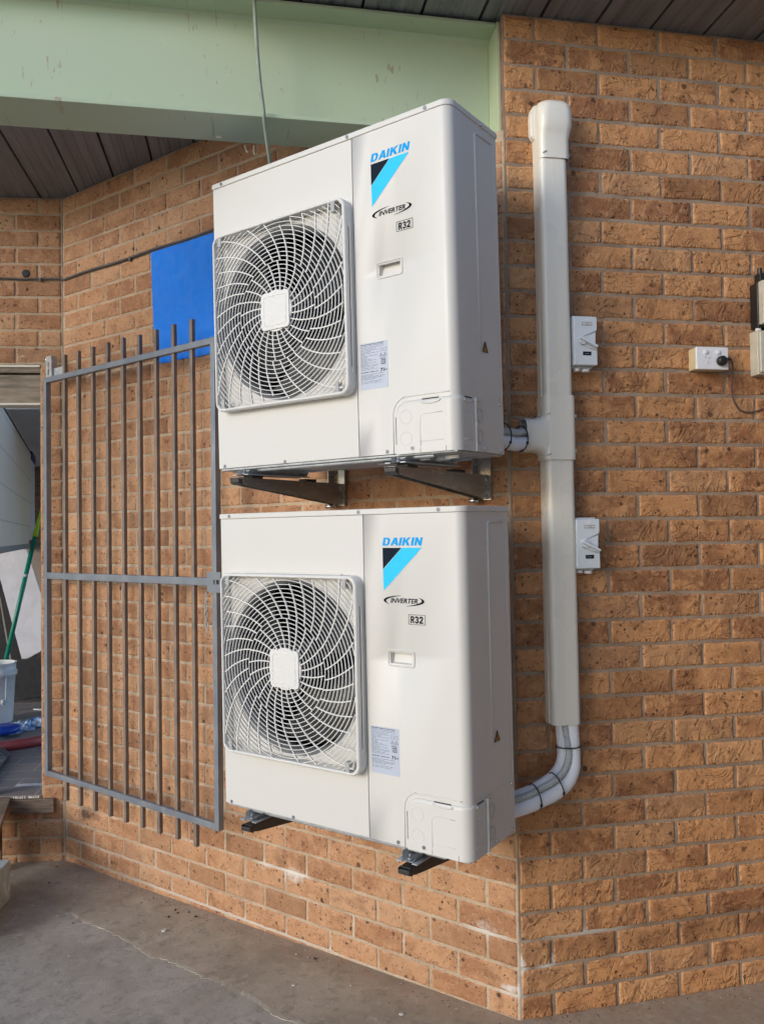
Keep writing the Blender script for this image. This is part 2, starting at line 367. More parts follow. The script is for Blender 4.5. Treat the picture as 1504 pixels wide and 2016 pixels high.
def beam_mat():
    m, nt, p = newmat('green_beam_paint'); h = N(nt); tc = h.n('ShaderNodeTexCoord').outputs['Object']
    c = h.mix(h.ramp(h.noise(tc, 2.5, 4), .3, .7), (.465, .55, .375), (.48, .55, .39))
    s = h.n('ShaderNodeMapping'); h.l(tc, s.inputs[0]); s.inputs['Scale'].default_value = (30, 1, 7); s.inputs['Rotation'].default_value = (0, .35, 0)
    f = h.math('MULTIPLY', h.ramp(h.noise(s.outputs[0], 1.6, 3, .6, .6), .64, .69), h.ramp(h.noise(tc, 5, 2), .46, .56))
    c = h.mix(h.math('MULTIPLY', f, .6), c, (.34, .20, .12))
    c = h.mix(h.ramp(h.noise(tc, 45, 4), .66, .78, 0, .35), c, (.22, .28, .18))
    h.l(c, p.inputs['Base Color']); p.inputs['Roughness'].default_value = .6
    h.l(h.bump(h.noise(tc, 9, 3), .25, .004), p.inputs['Normal']); return m
M['beam'] = beam_mat()

def deck_mat():
    m, nt, p = newmat('weathered_deck'); h = N(nt); tc = h.n('ShaderNodeTexCoord').outputs['Object']
    r = h.n('ShaderNodeMapping'); h.l(tc, r.inputs[0]); r.inputs['Rotation'].default_value = (0, 0, math.radians(45))
    v = h.scale(r.outputs[0], (1, 14, 1)); v2 = h.scale(r.outputs[0], (1., 2.5, 1))
    c = h.mix(h.ramp(h.noise(v, 1.6, 5, .6), .3, .7), (.245, .25, .25), (.165, .17, .17))
    c = h.mix(h.ramp(h.noise(v2, 9, 5, .7), .55, .75, 0, .45), c, (.33, .33, .325))
    c = h.mix(h.ramp(h.noise(tc, 90, 3), .6, .8, 0, .35), c, (.05, .045, .04))
    h.l(c, p.inputs['Base Color']); p.inputs['Roughness'].default_value = .55; p.inputs['Metallic'].default_value = .15
    h.l(h.bump(h.noise(v2, 40, 4), .25, .002), p.inputs['Normal']); return m
M['deck'] = deck_mat()

def concrete(name, c1, c2, c3):
    m, nt, p = newmat(name); h = N(nt); tc = h.n('ShaderNodeTexCoord').outputs['Object']
    c = h.mix(h.ramp(h.noise(tc, 2.2, 5, .6, .5), .3, .7), c1, c2)
    c = h.mix(h.ramp(h.noise(tc, 6.5, 5, .65, 1.), .48, .7, 0, .75), c, c3)
    c = h.mix(h.ramp(h.noise(tc, 120, 3), .5, .8, 0, .4), c, tuple(q * .55 for q in c2))
    c = h.mix(h.ramp(h.noise(tc, 1.1, 4, .6, .8), .45, .62, 0, .5), c, tuple(q * .62 for q in c2))
    c = h.mix(h.ramp(h.noise(tc, 24, 5, .7), .50, .68, 0, .5), c, tuple(q * .55 for q in c2))
    c = h.mix(h.ramp(h.noise(tc, 3.7, 5, .7, 1.5), .56, .66, 0, .4), c, tuple(q * .6 for q in c1))
    c = h.mix(h.ramp(h.noise(tc, 5.1, 6, .75, 2.), .58, .66, 0, .35), c, tuple(min(1, q * 1.3) for q in c3))
    c = h.mix(h.ramp(h.noise(tc, 300, 2), .62, .74, 0, .5), c, tuple(q * .45 for q in c2))
    c = h.mix(h.ramp(h.noise(h.scale(tc, (1, 1, 1)), 210, 2), .66, .76, 0, .5), c, (.62, .58, .52))
    sy = h.n('ShaderNodeSeparateXYZ'); h.l(tc, sy.inputs[0])
    band = h.math('MULTIPLY', h.ramp(h.math('ADD', sy.outputs[1], h.math('MULTIPLY', h.noise(tc, 9, 3), .12)), -.10, .05), h.ramp(h.noise(tc, 40, 4, .7), .35, .6))
    c = h.mix(h.math('MULTIPLY', band, .55), c, (.40, .27, .19))
    vo = h.n('ShaderNodeTexVoronoi'); h.l(tc, vo.inputs['Vector']); vo.inputs['Scale'].default_value = 30
    vc = h.n('ShaderNodeSeparateColor'); h.l(vo.outputs['Color'], vc.inputs[0])
    sp = h.math('MULTIPLY', h.ramp(vo.outputs['Distance'], .03, .10, 1, 0), h.ramp(vc.outputs[0], .82, .84))
    c = h.mix(h.math('MULTIPLY', sp, .6), c, (.08, .065, .05))
    h.l(c, p.inputs['Base Color']); h.l(h.ramp(h.noise(tc, 5, 4), .3, .7, .42, .72), p.inputs['Roughness'])
    h.l(h.bump(h.math('ADD', h.noise(tc, 170, 4), h.math('MULTIPLY', h.noise(tc, 18, 4), 1.5)), .35, .0025), p.inputs['Normal']); return m
M['conc'] = concrete('grey_concrete', (.47, .44, .375), (.35, .32, .27), (.52, .49, .425))
M['screed'] = concrete('tan_screed', (.47, .42, .33), (.36, .315, .245), (.52, .475, .385))

# ------------------------------------------------------------------ frames of the three walls
TH_R, TH_L, LM = 0.8049, 0.7099, 2.5257
CH, BL = 0.086, 0.2282
def wall_pt(wl, s, off, z):
    O, th = {'M': (Vector((0, 0, 0)), 0), 'R': (Vector((0, 0, 0)), TH_R), 'L': (Vector((-LM, 0, 0)), TH_L)}[wl]
    return O + Vector((s * math.cos(th) + off * math.sin(th), s * math.sin(th) - off * math.cos(th), z))
DZ = np.interp(np.arange(40), [0, 1, 2, 3, 4, 6, 8, 10, 12, 15, 19, 22, 39], [-.011, -.017, -.015, -.011, -.0075, -.002, .004, .007, .008, .006, .005, 0, 0])
def bed(wl, k, s):
    d = DZ[k]
    if wl == 'M': d = d * max(0., 1 + s / LM)
    elif wl == 'R': d = d * (max(-1.2, 1 - s / .45) if k <= 5 else max(0., 1 - s))
    else: d = 0
    return CH * k + d
def smooth_noise(n, amp):
    x = rng.normal(0, 1, n + 4); x = np.convolve(x, [.25, .5, .25], 'same')[2:n + 2]; return x * amp
def brick_wall(name, wl, s0, s1, mats, label, rough, holes=(), stains=(), k0=-1, k1=39, hook=0.13):
    V = []; F = []; BP = []; BC = []; BLo = []; MI = []
    half = .5 * BL
    def stain(s, z):
        d = wv = 0
        for (cs, cz, rs, rz, kd, am) in stains:
            q = ((s - cs) / rs) ** 2 + ((z - cz) / rz) ** 2
            if q < 1.6:
                t = max(0, 1 - q / 1.6) * am
                if kd == 'd': d = max(d, t)
                else: wv = max(wv, t)
        return d, wv
    nv = 0
    for k in range(k0, k1):
        # head joints measured from the corner (s=0), going away from it
        sgn = 1 if wl == 'R' else -1
        first = .118 if k % 2 == 0 else .118 + BL / 2
        if k < 0: first = .118 + BL / 2
        js = [0.004]; j = first
        end = max(abs(s0), abs(s1))
        while j < end: js.append(j); j += BL
        js.append(end)
        for a, b in zip(js[:-1], js[1:]):
            if b - a < .03: continue
            A, B = (a + .0042, b - .0042) if sgn > 0 else (-b + .0042, -a - .0042)
            A += rng.normal(0, .0012); B += rng.normal(0, .0012)
            mid = .5 * (A + B)
            zc = CH * (k + .5)
            for h0, h1, z0, z1 in holes:      # trim bricks at an opening
                if z0 <= zc <= z1:
                    if h0 - .002 <= A and B <= h1 + .002: B = A; break
                    if A < h1 < B: A = h1 + rng.uniform(0, .003)
                    if A < h0 < B: B = h0 - rng.uniform(0, .003)
            if B - A < .02: continue
            nx = max(4, int((B - A) / .012)); nz = 6
            gx = np.concatenate([[0, 0.0022], np.linspace(.007, (B - A) - .007, nx), [(B - A) - .0022, B - A]])
            zb0, zb1 = bed(wl, max(k, 0), A), bed(wl, max(k, 0), B)
            zt0, zt1 = bed(wl, k + 1, A), bed(wl, k + 1, B)
            if k < 0: zb0 -= CH; zb1 -= CH
            H = CH - .0105
            gz = np.concatenate([[0, .0022], np.linspace(.007, H - .007, nz), [H - .0022, H]]) / H
            mx, mz = len(gx), len(gz)
            top = smooth_noise(mx, .0007 * rough); bot = smooth_noise(mx, .0012 * rough); lft = smooth_noise(mz, .0007 * rough); rgt = smooth_noise(mz, .0007 * rough)
            bulge = rng.normal(0, 1, (mz, mx)); bulge = (bulge + np.roll(bulge, 1, 0) + np.roll(bulge, 1, 1) + np.roll(bulge, -1, 1)) * .25 * .0011 * rough
            base_off = rng.normal(0, .0009)
            ox, oz = rng.uniform(0, 50), rng.uniform(0, 50); tone = float(np.clip(rng.normal(.45, .33), 0, 1)); r2 = rng.uniform()
            for jz in range(mz):
                for ix in range(mx):
                    fx = gx[ix] / (B - A); fz = gz[jz]
                    s = A + gx[ix] + lft[jz] * (1 - fx) + rgt[jz] * fx
                    zb = zb0 + (zb1 - zb0) * fx + .0046; zt = zt0 + (zt1 - zt0) * fx - .0046
                    z = zb + (zt - zb) * fz + bot[ix] * (1 - fz) + top[ix] * fz
                    ring = min(ix, mx - 1 - ix, jz, mz - 1 - jz)
                    y = base_off + (.009 if ring == 0 else .0016 if ring == 1 else 0) + (bulge[jz, ix] if ring > 0 else 0)
                    V.append((s, y, z)); BP.append((gx[ix] + ox, fz * H + oz, 0)); BLo.append((fx, fz, r2))
                    d, wv = stain(s, z); BC.append((tone, d, wv, 1))
            for jz in range(mz - 1):
                for ix in range(mx - 1):
                    i = nv + jz * mx + ix; F.append((i, i + 1, i + mx + 1, i + mx)); MI.append(0)
            nv += mx * mz
    # mortar sheet, raked a few millimetres behind the brick faces
    sa, sb = min(s0, s1), max(s0, s1)
    nxm = int((sb - sa) / .05) + 1; gz = np.arange(CH * k0, CH * k1 + .001, CH / 2)
    gs = np.linspace(sa, sb, nxm + 1)
    gs = np.unique(np.concatenate([gs] + [np.array([h[0], h[1]]) for h in holes])); gs = gs[(gs >= sa) & (gs <= sb)]
    gz = np.unique(np.concatenate([gz] + [np.array([h[2], h[3]]) for h in holes])); gz = gz[(gz >= CH * k0) & (gz <= CH * k1)]
    st = nv
    for z in gz:
        for s in gs:
            V.append((s, .0042 + rng.normal(0, .0004), z)); BP.append((0, 0, 0)); BLo.append((0, 0, 0)); d, wv = stain(s, z); BC.append((.5, d, wv, 1))
    for jz in range(len(gz) - 1):
        for ix in range(len(gs) - 1):
            cs, cz = .5 * (gs[ix] + gs[ix + 1]), .5 * (gz[jz] + gz[jz + 1])
            if any(h[0] < cs < h[1] and h[2] < cz < h[3] for h in holes): continue
            i = st + jz * len(gs) + ix; F.append((i, i + 1, i + len(gs) + 1, i + len(gs))); MI.append(1)
    me = bpy.data.meshes.new(name); me.from_pydata(V, [], F)
    me.polygons.foreach_set('use_smooth', [True] * len(F)); me.polygons.foreach_set('material_index', MI)
    for an, ty, dat, w_ in (('bp', 'FLOAT_VECTOR', BP, 'vector'), ('bl', 'FLOAT_VECTOR', BLo, 'vector'), ('bc', 'FLOAT_COLOR', BC, 'color')):
        at = me.attributes.new(an, ty, 'POINT'); at.data.foreach_set(w_, np.array(dat, dtype=np.float32).ravel())
    for m_ in mats: me.materials.append(m_)
    me.update()
    o = bpy.data.objects.new(name, me); COL.objects.link(o)
    th = {'M': 0, 'R': TH_R, 'L': TH_L}[wl]; o.rotation_euler = (0, 0, th); o.location = (-LM, 0, 0) if wl == 'L' else (0, 0, 0)
    tag(o, label, 'brick wall')
    # wall body behind the face
    return o
TOPZ = CH * 39
def core(parent, boxes):
    mb = MB()
    for b in boxes: mb.box(*b)
    mb.build('wall_core', M['core'], parent)
wM = brick_wall('brick_wall', 'M', -LM, 0, (M['brick'], M['mortar']), 'long middle brick wall carrying the two outdoor units and the open steel gate', 1.0,
           holes=[(-.335, .001, 2.955, 3.36)],
           stains=[(-2.365, .228, .035, .035, 'd', 1.1), (-2.335, .232, .04, .03, 'd', 1.0), (-2.29, .238, .05, .022, 'd', .8), (-1.14, .245, .07, .04, 'w', .55), (-.98, .245, .09, .045, 'w', .72), (-.12, .262, .10, .05, 'w', .6), (-.5, .13, .35, .03, 'w', .35), (-1.9, .1, .5, .05, 'w', .3),
                   (-.03, .09, .06, .02, 'w', .8), (-1.25, -.0, .9, .035, 'w', .45), (-.4, .36, .3, .02, 'w', .2)])
wR = brick_wall('brick_wall', 'R', 0, 3.9, (M['brick_t'], M['mortar_r']), 'right brick wall with the textured faces behind the cream duct and switches', 1.5,
           stains=[(.35, .215, .5, .05, 'd', .42), (.75, .24, .25, .05, 'd', .6), (.22, .262, .22, .008, 'w', .5), (.10, .172, .05, .010, 'w', .7), (.42, .168, .12, .008, 'w', .4), (.005, .17, .02, .03, 'w', 1.3),
                   (.98, .90, .06, .03, 'd', 1.2), (1.0, .84, .035, .05, 'd', 1.0), (.005, .1, .012, .2, 'w', .6)])
JAMB = -.1125
wL = brick_wall('brick_wall', 'L', 0, -2.2, (M['brick'], M['mortar']), 'left brick wall with the doorway, its lintel and the tiled threshold', 1.3,
           holes=[(-1.25, JAMB, .30, 2.49)], stains=[(-.23, .19, .04, .12, 'd', .8), (-.2, .06, .08, .06, 'd', .35)])

core(wM, [(-2.50, -.345, .013, .11, -.2, TOPZ), (-.345, -.02, .013, .11, -.2, 2.945)])
core(wR, [(.012, 3.88, .012, .11, -.2, TOPZ), (.0065, .0118, .010, .09, 2.88, TOPZ)])
core(wL, [(-2.18, -.02, .013, .11, 2.492, TOPZ), (-2.18, JAMB, .013, .11, -.2, .25), (JAMB + .021, -.02, .013, .11, -.2, 2.491), (-2.18, -1.252, .013, .11, .2505, 2.4915)])
# ------------------------------------------------------------------ floor, ceiling
def fz(x, y=0): return -.010 + .011 * x + (.03 * x if x > 0 else 0) if x > -2 else -.032
def sheet(name, xs, ys, zf, mat, label=None):
    mb = MB(); vs = [(x, y, zf(x, y)) for y in ys for x in xs]; nx = len(xs)
    mb.add(vs, [(j * nx + i, j * nx + i + 1, (j + 1) * nx + i + 1, (j + 1) * nx + i) for j in range(len(ys) - 1) for i in range(nx - 1)], True)
    o = mb.build(name, mat); tag(o, kind='structure'); return o
sheet('ground', [-400, -60, -12, -5, -3.2, -2.5, -2, -1.4, -.8, -.3, 0, .3, .8, 1.5, 2, 12, 60, 400], [-400, -60, -14, -6, -3, -1.2, -.6, 0, 1, 3, 12, 60, 400],
      lambda x, y: fz(min(max(x, -2.6), 1.5)), M['conc'])
# thin tan screed between the wall and the broken edge
edge = [(-2.50, -.30), (-2.34, -.318), (-2.288, -.332), (-2.214, -.315), (-2.12, -.335), (-2.031, -.345), (-1.95, -.342), (-1.872, -.353), (-1.76, -.346), (-1.648, -.353), (-1.536, -.364), (-1.45, -.375), (-1.362, -.391),
        (-1.30, -.372), (-1.244, -.379), (-1.168, -.372), (-1.09, -.383), (-1.016, -.374), (-.95, -.388), (-.88, -.382), (-.80, -.40), (-.707, -.412), (-.596, -.41), (-.45, -.43), (-.25, -.47), (.0, -.52), (.3, -.62), (.8, -.9)]
mb = MB(); fine = []
for a, b in zip(edge[:-1], edge[1:]):
    for t in np.linspace(0, 1, 7)[:-1]:
        fine.append((a[0] + (b[0] - a[0]) * t, a[1] + (b[1] - a[1]) * t + rng.normal(0, .004)))
fine.append(edge[-1])
from mathutils import noise as mn
def eh(x): return .0024 * min(1, max(0.12, .55 + 1.5 * mn.noise(Vector((x * 7, 1.7, 0))))) * (.45 if x < -1.9 else 1)
for (x0, y0), (x1, y1) in zip(fine[:-1], fine[1:]):
    T = .0030; yy0, yy1 = (.01 if x0 < 0 else x0 * 1.04 + .02), (.01 if x1 < 0 else x1 * 1.04 + .02)
    w0, w1 = .012 + .02 * abs(mn.noise(Vector((x0 * 9, 5, 0)))), .012 + .02 * abs(mn.noise(Vector((x1 * 9, 5, 0))))
    mb.add([(x0, y0 - .0004, fz(x0) + .0002), (x1, y1 - .0004, fz(x1) + .0002), (x1, y1, fz(x1) + eh(x1)), (x0, y0, fz(x0) + eh(x0)), (x1, y1 + w1, fz(x1) + T), (x0, y0 + w0, fz(x0) + T), (x1, yy1, fz(x1) + T), (x0, yy0, fz(x0) + T)],
           [(0, 1, 2, 3), (3, 2, 4, 5), (5, 4, 6, 7)])
o = mb.build('floor_screed', M['screed']); tag(o, kind='structure')
CE = 0.32
# ceiling: metal deck pans running at 135 degrees
mb = MB(); P = .2035
prof = []
q = -9 * P * 2.2 + .142
qn = int(round((-5.5 - .142) / P))
while .142 + qn * P < 5.2:
    g = .142 + qn * P
    prof += [(g - .0055, 0), (g - .0055, .03), (g + .0055, .03), (g + .0055, 0)]
    for r_ in (.055, .1, .145):
        prof += [(g + r_ - .008, 0), (g + r_ - .004, .003), (g + r_ + .004, .003), (g + r_ + .008, 0)]
    qn += 1
c45 = math.sqrt(.5)
def dk(q_, t, z): return ((q_ - t) * c45, (q_ + t) * c45, TOPZ + .002 + z)
vs = []
for q_, z in prof: vs += [dk(q_, -4.6, z), dk(q_, 6.5, z)]
# clip along y = -1.45 by moving each end along its own groove
vs = []
for q_, z in prof:
    t0 = max(-CE, -.78 / c45 - q_)
    vs += [dk(q_, t0, z), dk(q_, min(2.15, max(-q_ + .45, .35)), z)]
mb.add(vs, [(2 * i, 2 * i + 1, 2 * i + 3, 2 * i + 2) for i in range(len(prof) - 1)])
o = mb.build('ceiling', M['deck'], fix=False); tag(o, kind='structure')
mb = MB(); mb.prism([(-5.3, -.77), (-.318, -.77), (3.88, 3.45), (3.45, 3.88), (.0, .46), (-2.4, .46), (-3.6, -.70), (-5.3, -.72)], 'z', TOPZ + .045, TOPZ + .09); o = mb.build('roof', M['deck']); tag(o, kind='structure')
mb = MB(); mb.box(2.30, 2.42, -7.0, 2.42, -.1, TOPZ + .04); o = mb.build('side_light_blocker', simple('pale_blocker', (.48, .45, .42), .8, var=.15, bump=.3)); tag(o, kind='structure')  # unseen wall, added to block light from the right and bounce some back

# ------------------------------------------------------------------ green steel beam (lies in the line of the right wall)
t = thing('steel_beam', 'pale green painted steel beam running under the metal ceiling', 'beam', (0, 0, 2.955), (0, 0, TH_R))
mb = MB(); H = .392
mb.box(-4.6, -.003, .045, .235, 0, .013); mb.box(-4.6, -.003, .045, .235, H - .013, H); mb.box(-4.6, -.003, .136, .144, .0132, H - .0132)
# root fillets
for z0, z1, sg in ((.013, .025, 1), (H - .013, H - .025, -1)):
    mb.add([(-4.6, .124, z0), (-.003, .124, z0), (-.003, .136, z1), (-4.6, .136, z1)], [(0, 1, 2, 3)])
mb.build('girder', M['beam'], t, bevel=.002)
mb = MB(); mb.box(-.003, .009, .040, .240, -.004, H + .002); mb.build('end_plate', M['beam'], t, bevel=.002)
# rod in front of the beam
pts = [(-.826, .020, 3.36), (-.822, .022, 3.25), (-.812, .022, 3.08), (-.800, .026, 2.975), (-.797, .030, 2.94), (-.786, .085, 2.895), (-.772, .150, 2.845), (-.755, .21, 2.78), (-.745, .25, 2.70)]
mb = MB(); mb.tube(spline(pts, 6), .0062, 12); o = mb.build('painted_conduit', simple('rod_paint', (.33, .38, .30), .6, var=.15)); o.rotation_euler = (0, 0, TH_R)
tag(o, 'thin green painted conduit hanging down across the steel beam', 'conduit')
for (s_, n_, z_, lab, pp) in ((-.952, .185, 2.949, 'tiny cream tape flag under the green beam, leftmost of the three scraps', [(0, 0), (.018, .001), (.018, -.008), (0, -.007)]),
                              (-.857, .225, 2.93, 'small white torn tape scrap under the beam, between the other two scraps', [(0, .012), (.004, .012), (.008, -.004), (.012, -.006), (.013, -.012), (.006, -.012), (.003, -.002)]),
                              (-.826, .23, 2.925, 'curled cream tape scrap under the beam, nearest the thin conduit', [(0, .022), (.005, .022), (.003, .002), (.007, -.008), (.006, -.012), (0, -.010), (-.002, .004)])):
    mb = MB(); mb.prism(pp, 'y', -.0008, .0008); o = mb.build('tape_scrap', M['trim']); o.location = wall_pt('R', s_, -n_, z_); o.rotation_euler = (0, 0, TH_R)
    tag(o, lab, 'tape scrap', 'tape scraps under the beam')

# ------------------------------------------------------------------ outdoor unit (local: x right, y back, z up, origin front left bottom)
UW, UD, UH = .95, .28, .99
GX0, GX1, GZ0, GZ1 = .030, .603, .192, .790
CX, CZ = .3165, .491
def make_unit():
    t = thing('outdoor_unit', 'upper ivory air conditioner outdoor unit, close under the green beam', 'air conditioner', group='air conditioner outdoor units on the wall')
    # fan side front panel with round orifice
    X0, X1, Z0, Z1 = 0., .6055, .004, .972; RO = .281
    angs = sorted(set([2 * PI * k / 96 for k in range(96)] + [math.atan2(z - CZ, x - CX) % (2 * PI) for x in (X0, X1) for z in (Z0, Z1)]))
    def outer(a):
        c, s = math.cos(a), math.sin(a); ts = []
        if c > 1e-9: ts.append((X1 - CX) / c)
        if c < -1e-9: ts.append((X0 - CX) / c)
        if s > 1e-9: ts.append((Z1 - CZ) / s)
        if s < -1e-9: ts.append((Z0 - CZ) / s)
        q = min(ts); return CX + q * c, CZ + q * s
    mb = MB(); n = len(angs); vs = []
    for a in angs:
        ox, oz = outer(a); vs += [(ox, 0, oz), (CX + RO * math.cos(a), 0, CZ + RO * math.sin(a)), (ox, .014, oz)]
    fs = []
    for i in range(n):
        j = (i + 1) % n; fs += [(3 * i, 3 * j, 3 * j + 1, 3 * i + 1), (3 * i + 2, 3 * j + 2, 3 * j, 3 * i)]
    mb.add(vs, fs); mb.build('front_panel', M['ivory'], t, bevel=.0018)
    # bell mouth
    mb = MB(); prof_b = [(RO + .0005, .001), (.2745, .004), (.269, .011), (.265, .024), (.264, .048), (.270, .056)]
    vs = []; n = 72
    for k in range(n):
        a = 2 * PI * k / n
        for r, y in prof_b: vs.append((CX + r * math.cos(a), y, CZ + r * math.sin(a)))
    m_ = len(prof_b); mb.add(vs, [(k * m_ + i, k * m_ + i + 1, ((k + 1) % n) * m_ + i + 1, ((k + 1) % n) * m_ + i) for k in range(n) for i in range(m_ - 1)], True)
    mb.build('bell_mouth', M['shroud'], t)
    # service panel wrapping the right corner
    r = .030; path = [(.6085, 0), (.697, 0), (.773, 0), (.908, 0)] + [(UW - r + r * math.sin(a), r - r * math.cos(a)) for a in np.linspace(0, PI / 2, 9)] + [(UW, .060), (UW, .092)]
    zs = [.004, .160, .534, .566, .972]
    mb = MB(); vs = [(x, y, z) for z in zs for x, y in path]; m_ = len(path)
    fs = [(j * m_ + i, j * m_ + i + 1, (j + 1) * m_ + i + 1, (j + 1) * m_ + i) for j in range(4) for i in range(m_ - 1) if not (j == 2 and i == 1)]
    mb.add(vs, fs, True)
    # rims going back into the box
    for x in (.6085,): mb.add([(x, 0, .004), (x, .012, .004), (x, .012, .972), (x, 0, .972)], [(0, 1, 2, 3)])
    # recessed hand grip
    hx0, hx1, hz0, hz1 = .697, .773, .534, .566
    a_ = [(hx0, 0, hz0), (hx1, 0, hz0), (hx1, 0, hz1), (hx0, 0, hz1)]
    b_ = [(hx0 + .003, .012, hz0 + .002), (hx1 - .003, .012, hz0 + .002), (hx1 - .003, .020, hz1 + .004), (hx0 + .003, .020, hz1 + .004)]
    mb.add(a_ + b_, [(0, 1, 5, 4), (1, 2, 6, 5), (2, 3, 7, 6), (3, 0, 4, 7), (4, 5, 6, 7)])
    mb.build('service_panel', M['ivory'], t)
    mb = MB(); pr = [(-.0022, -.0015), (.0022, -.0015), (.0016, .0018), (-.0016, .0018)]
    mb.tube([(x, -.0006, z) for x, z in rrect(.690, .780, .527, .573, .007, 3)], .0022, 8, closed=True)
    mb.build('handle_rim', M['ivory'], t)
    # side and back shell
    mb = MB()
    mb.add([(UW - .0012, .0925, .002), (UW - .0012, UD, .002), (UW - .0012, UD, .975), (UW - .0012, .0925, .975)], [(0, 1, 2, 3)])
    mb.add([(UW - .0012, .0925, .002), (UW - .004, .0925, .002), (UW - .004, .0925, .975), (UW - .0012, .0925, .975)], [(0, 1, 2, 3)])
    mb.add([(0, .0145, .002), (0, UD, .002), (0, UD, .975), (0, .0145, .975)], [(0, 1, 2, 3)])
    mb.add([(0, UD, .002), (UW - .0012, UD, .002), (UW - .0012, UD, .975), (0, UD, .975)], [(0, 1, 2, 3)])
    # raised stiffening frame on the side
    mb.tube([(UW - .001, .145, .292), (UW - .001, .145, .935), (UW - .001, .150, .943), (UW - .001, .243, .943)], .0036, 8)
    mb.tube([(UW - .001, .262, .17), (UW - .001, .262, .96)], .0008, 6)
    mb.add([(UW + .0002, .0935, .154), (UW + .0002, .276, .168), (UW + .0002, .276, .1695), (UW + .0002, .0935, .1555)], [(0, 1, 2, 3)])
    mb.build('side_panel', M['ivory'], t)
    # inner dark back of the fan space and coil
    mb = MB(); mb.box(.012, .62, .255, .262, .02, .96); mb.build('coil', M['coil'], t)
    mb = MB(); mb.box(.612, .618, .016, .25, .02, .96); mb.box(.014, .60, .016, .25, .018, .026); mb.box(.014, .60, .016, .25, .955, .962)
    mb.build('partition', M['fan'], t)
    # fan with three swept blades
    mb = MB(); mb.cyl((CX, .060, CZ), (0, 1, 0), .075, .07, 32)
    for b in range(3):
        a0 = 2 * PI * b / 3 + .4; vs = []; nr, na = 9, 12
        for i in range(nr):
            rr = .07 + (.255 - .07) * i / (nr - 1)
            for j in range(na):
                tt = j / (na - 1); sw = -.35 * (i / (nr - 1)) ** 1.5
                aa = a0 + sw + tt * (1.55 + .25 * i / (nr - 1))
                yy = .072 + .062 * tt - .012 * math.sin(tt * PI) - .008 * i / nr
                vs.append((CX + rr * math.cos(aa), yy, CZ + rr * math.sin(aa)))
        mb.add(vs, [(i * na + j, i * na + j + 1, (i + 1) * na + j + 1, (i + 1) * na + j) for i in range(nr - 1) for j in range(na - 1)], True)
    mb.build('fan', M['fan'], t, fix=False)
    # top cover
    mb = MB(); poly = [(-.003, -.003), (.905, -.003)] + [(UW + .003 - .033 + .033 * math.sin(a), -.003 + .033 - .033 * math.cos(a)) for a in np.linspace(0, PI / 2, 8)] + [(UW + .003, UD + .003), (-.003, UD + .003)]
    mb.prism(poly, 'z', .9725, UH); mb.build('top_panel', M['ivory'], t, bevel=.003, seg=3)
    # valve cover in the lower right corner
    def prof_c(s_, o=.0028):     # distance along the outside from x=.745 to the side
        L1 = (UW - r) - .745; arc = r * PI / 2
        if s_ <= L1: return (.745 + s_, -o)
        if s_ <= L1 + arc:
            a = (s_ - L1) / r; return (UW - r + (r + o) * math.sin(a), r - (r + o) * math.cos(a))
        return (UW + o, r + s_ - L1 - arc)
    Ls = (UW - r) - .745 + r * PI / 2 + (.090 - r)
    ss = sorted(set(list(np.linspace(0, .040, 9)) + list(np.linspace(.04, Ls, 30))))
    def ztop(s_): return .154 - (0 if s_ > .042 else .042 - math.sqrt(max(0, .042 ** 2 - (.042 - s_) ** 2)))
    mb = MB(); vs = []
    zf_ = [0, .02, .25, .5, .75, .92, 1]
    for s_ in ss:
        for f_ in zf_: x, y = prof_c(s_); vs.append((x, y, .001 + (ztop(s_) - .001) * f_))
    m_ = len(zf_); mb.add(vs, [(i * m_ + j, (i + 1) * m_ + j, (i + 1) * m_ + j + 1, i * m_ + j + 1) for i in range(len(ss) - 1) for j in range(m_ - 1)], True)
    # top and left returns
    vs = []
    for s_ in ss:
        x, y = prof_c(s_); x2, y2 = prof_c(s_, 0); vs += [(x, y, ztop(s_)), (x2, y2, ztop(s_))]
    mb.add(vs, [(2 * i, 2 * i + 1, 2 * i + 3, 2 * i + 2) for i in range(len(ss) - 1)])
    mb.box(.945, UW + .010, .0925, .0965, .001, .155)                      # projecting flange on the side
    vc_ = mb.build('valve_cover', M['ivory'], t)
    mb = MB()
    def bead(pts, rr=.0016, closed=False): mb.tube(pts, rr, 8, closed=closed)
    def cp(s_, z, o=.0026): x, y = prof_c(s_, o); return (x, y, z)
    sx = lambda x: x - .745
    # embossed panel on the front of the cover and wrapping to the side
    bead([cp(sx(.829), .020), cp(sx(.829), .100), cp(sx(.833), .108), cp(sx(.842), .112), cp(sx(.905), .112)], .0012)
    bead([cp(Ls - .045, .112), cp(Ls - .022, .112), cp(Ls - .014, .108), cp(Ls - .010, .100), cp(Ls - .010, .033)], .0014)
    bead([cp(sx(.829), .0335), cp(sx(.905), .0335)], .0009); bead([cp(Ls - .060, .0335), cp(Ls - .010, .0335)], .0010)
    for cz_ in (.045, .108):
        bead([cp(sx(.780 + .020 * math.cos(a)), cz_ + .020 * math.sin(a)) for a in np.linspace(0, 2 * PI, 20)[:-1]], .0009, True)
        mb.tube([(UW + .0006, .132 + .016 * math.cos(a), cz_ + .020 * math.sin(a)) for a in np.linspace(0, 2 * PI, 20)[:-1]], .0013, 6, closed=True)
    bead([cp(s_, ztop(s_) + .013, .0002) if s_ > .0 else cp(s_, .02, .0002) for s_ in np.linspace(.03, Ls - .1, 14)], .0018)
    bead([(.734, -.0003, .004), (.734, -.0003, .118), (.737, -.0003, .134), (.746, -.0003, .150), (.760, -.0003, .161), (.776, -.0003, .167)], .0018)
    mb.build('embossing', M['ivory'], vc_)
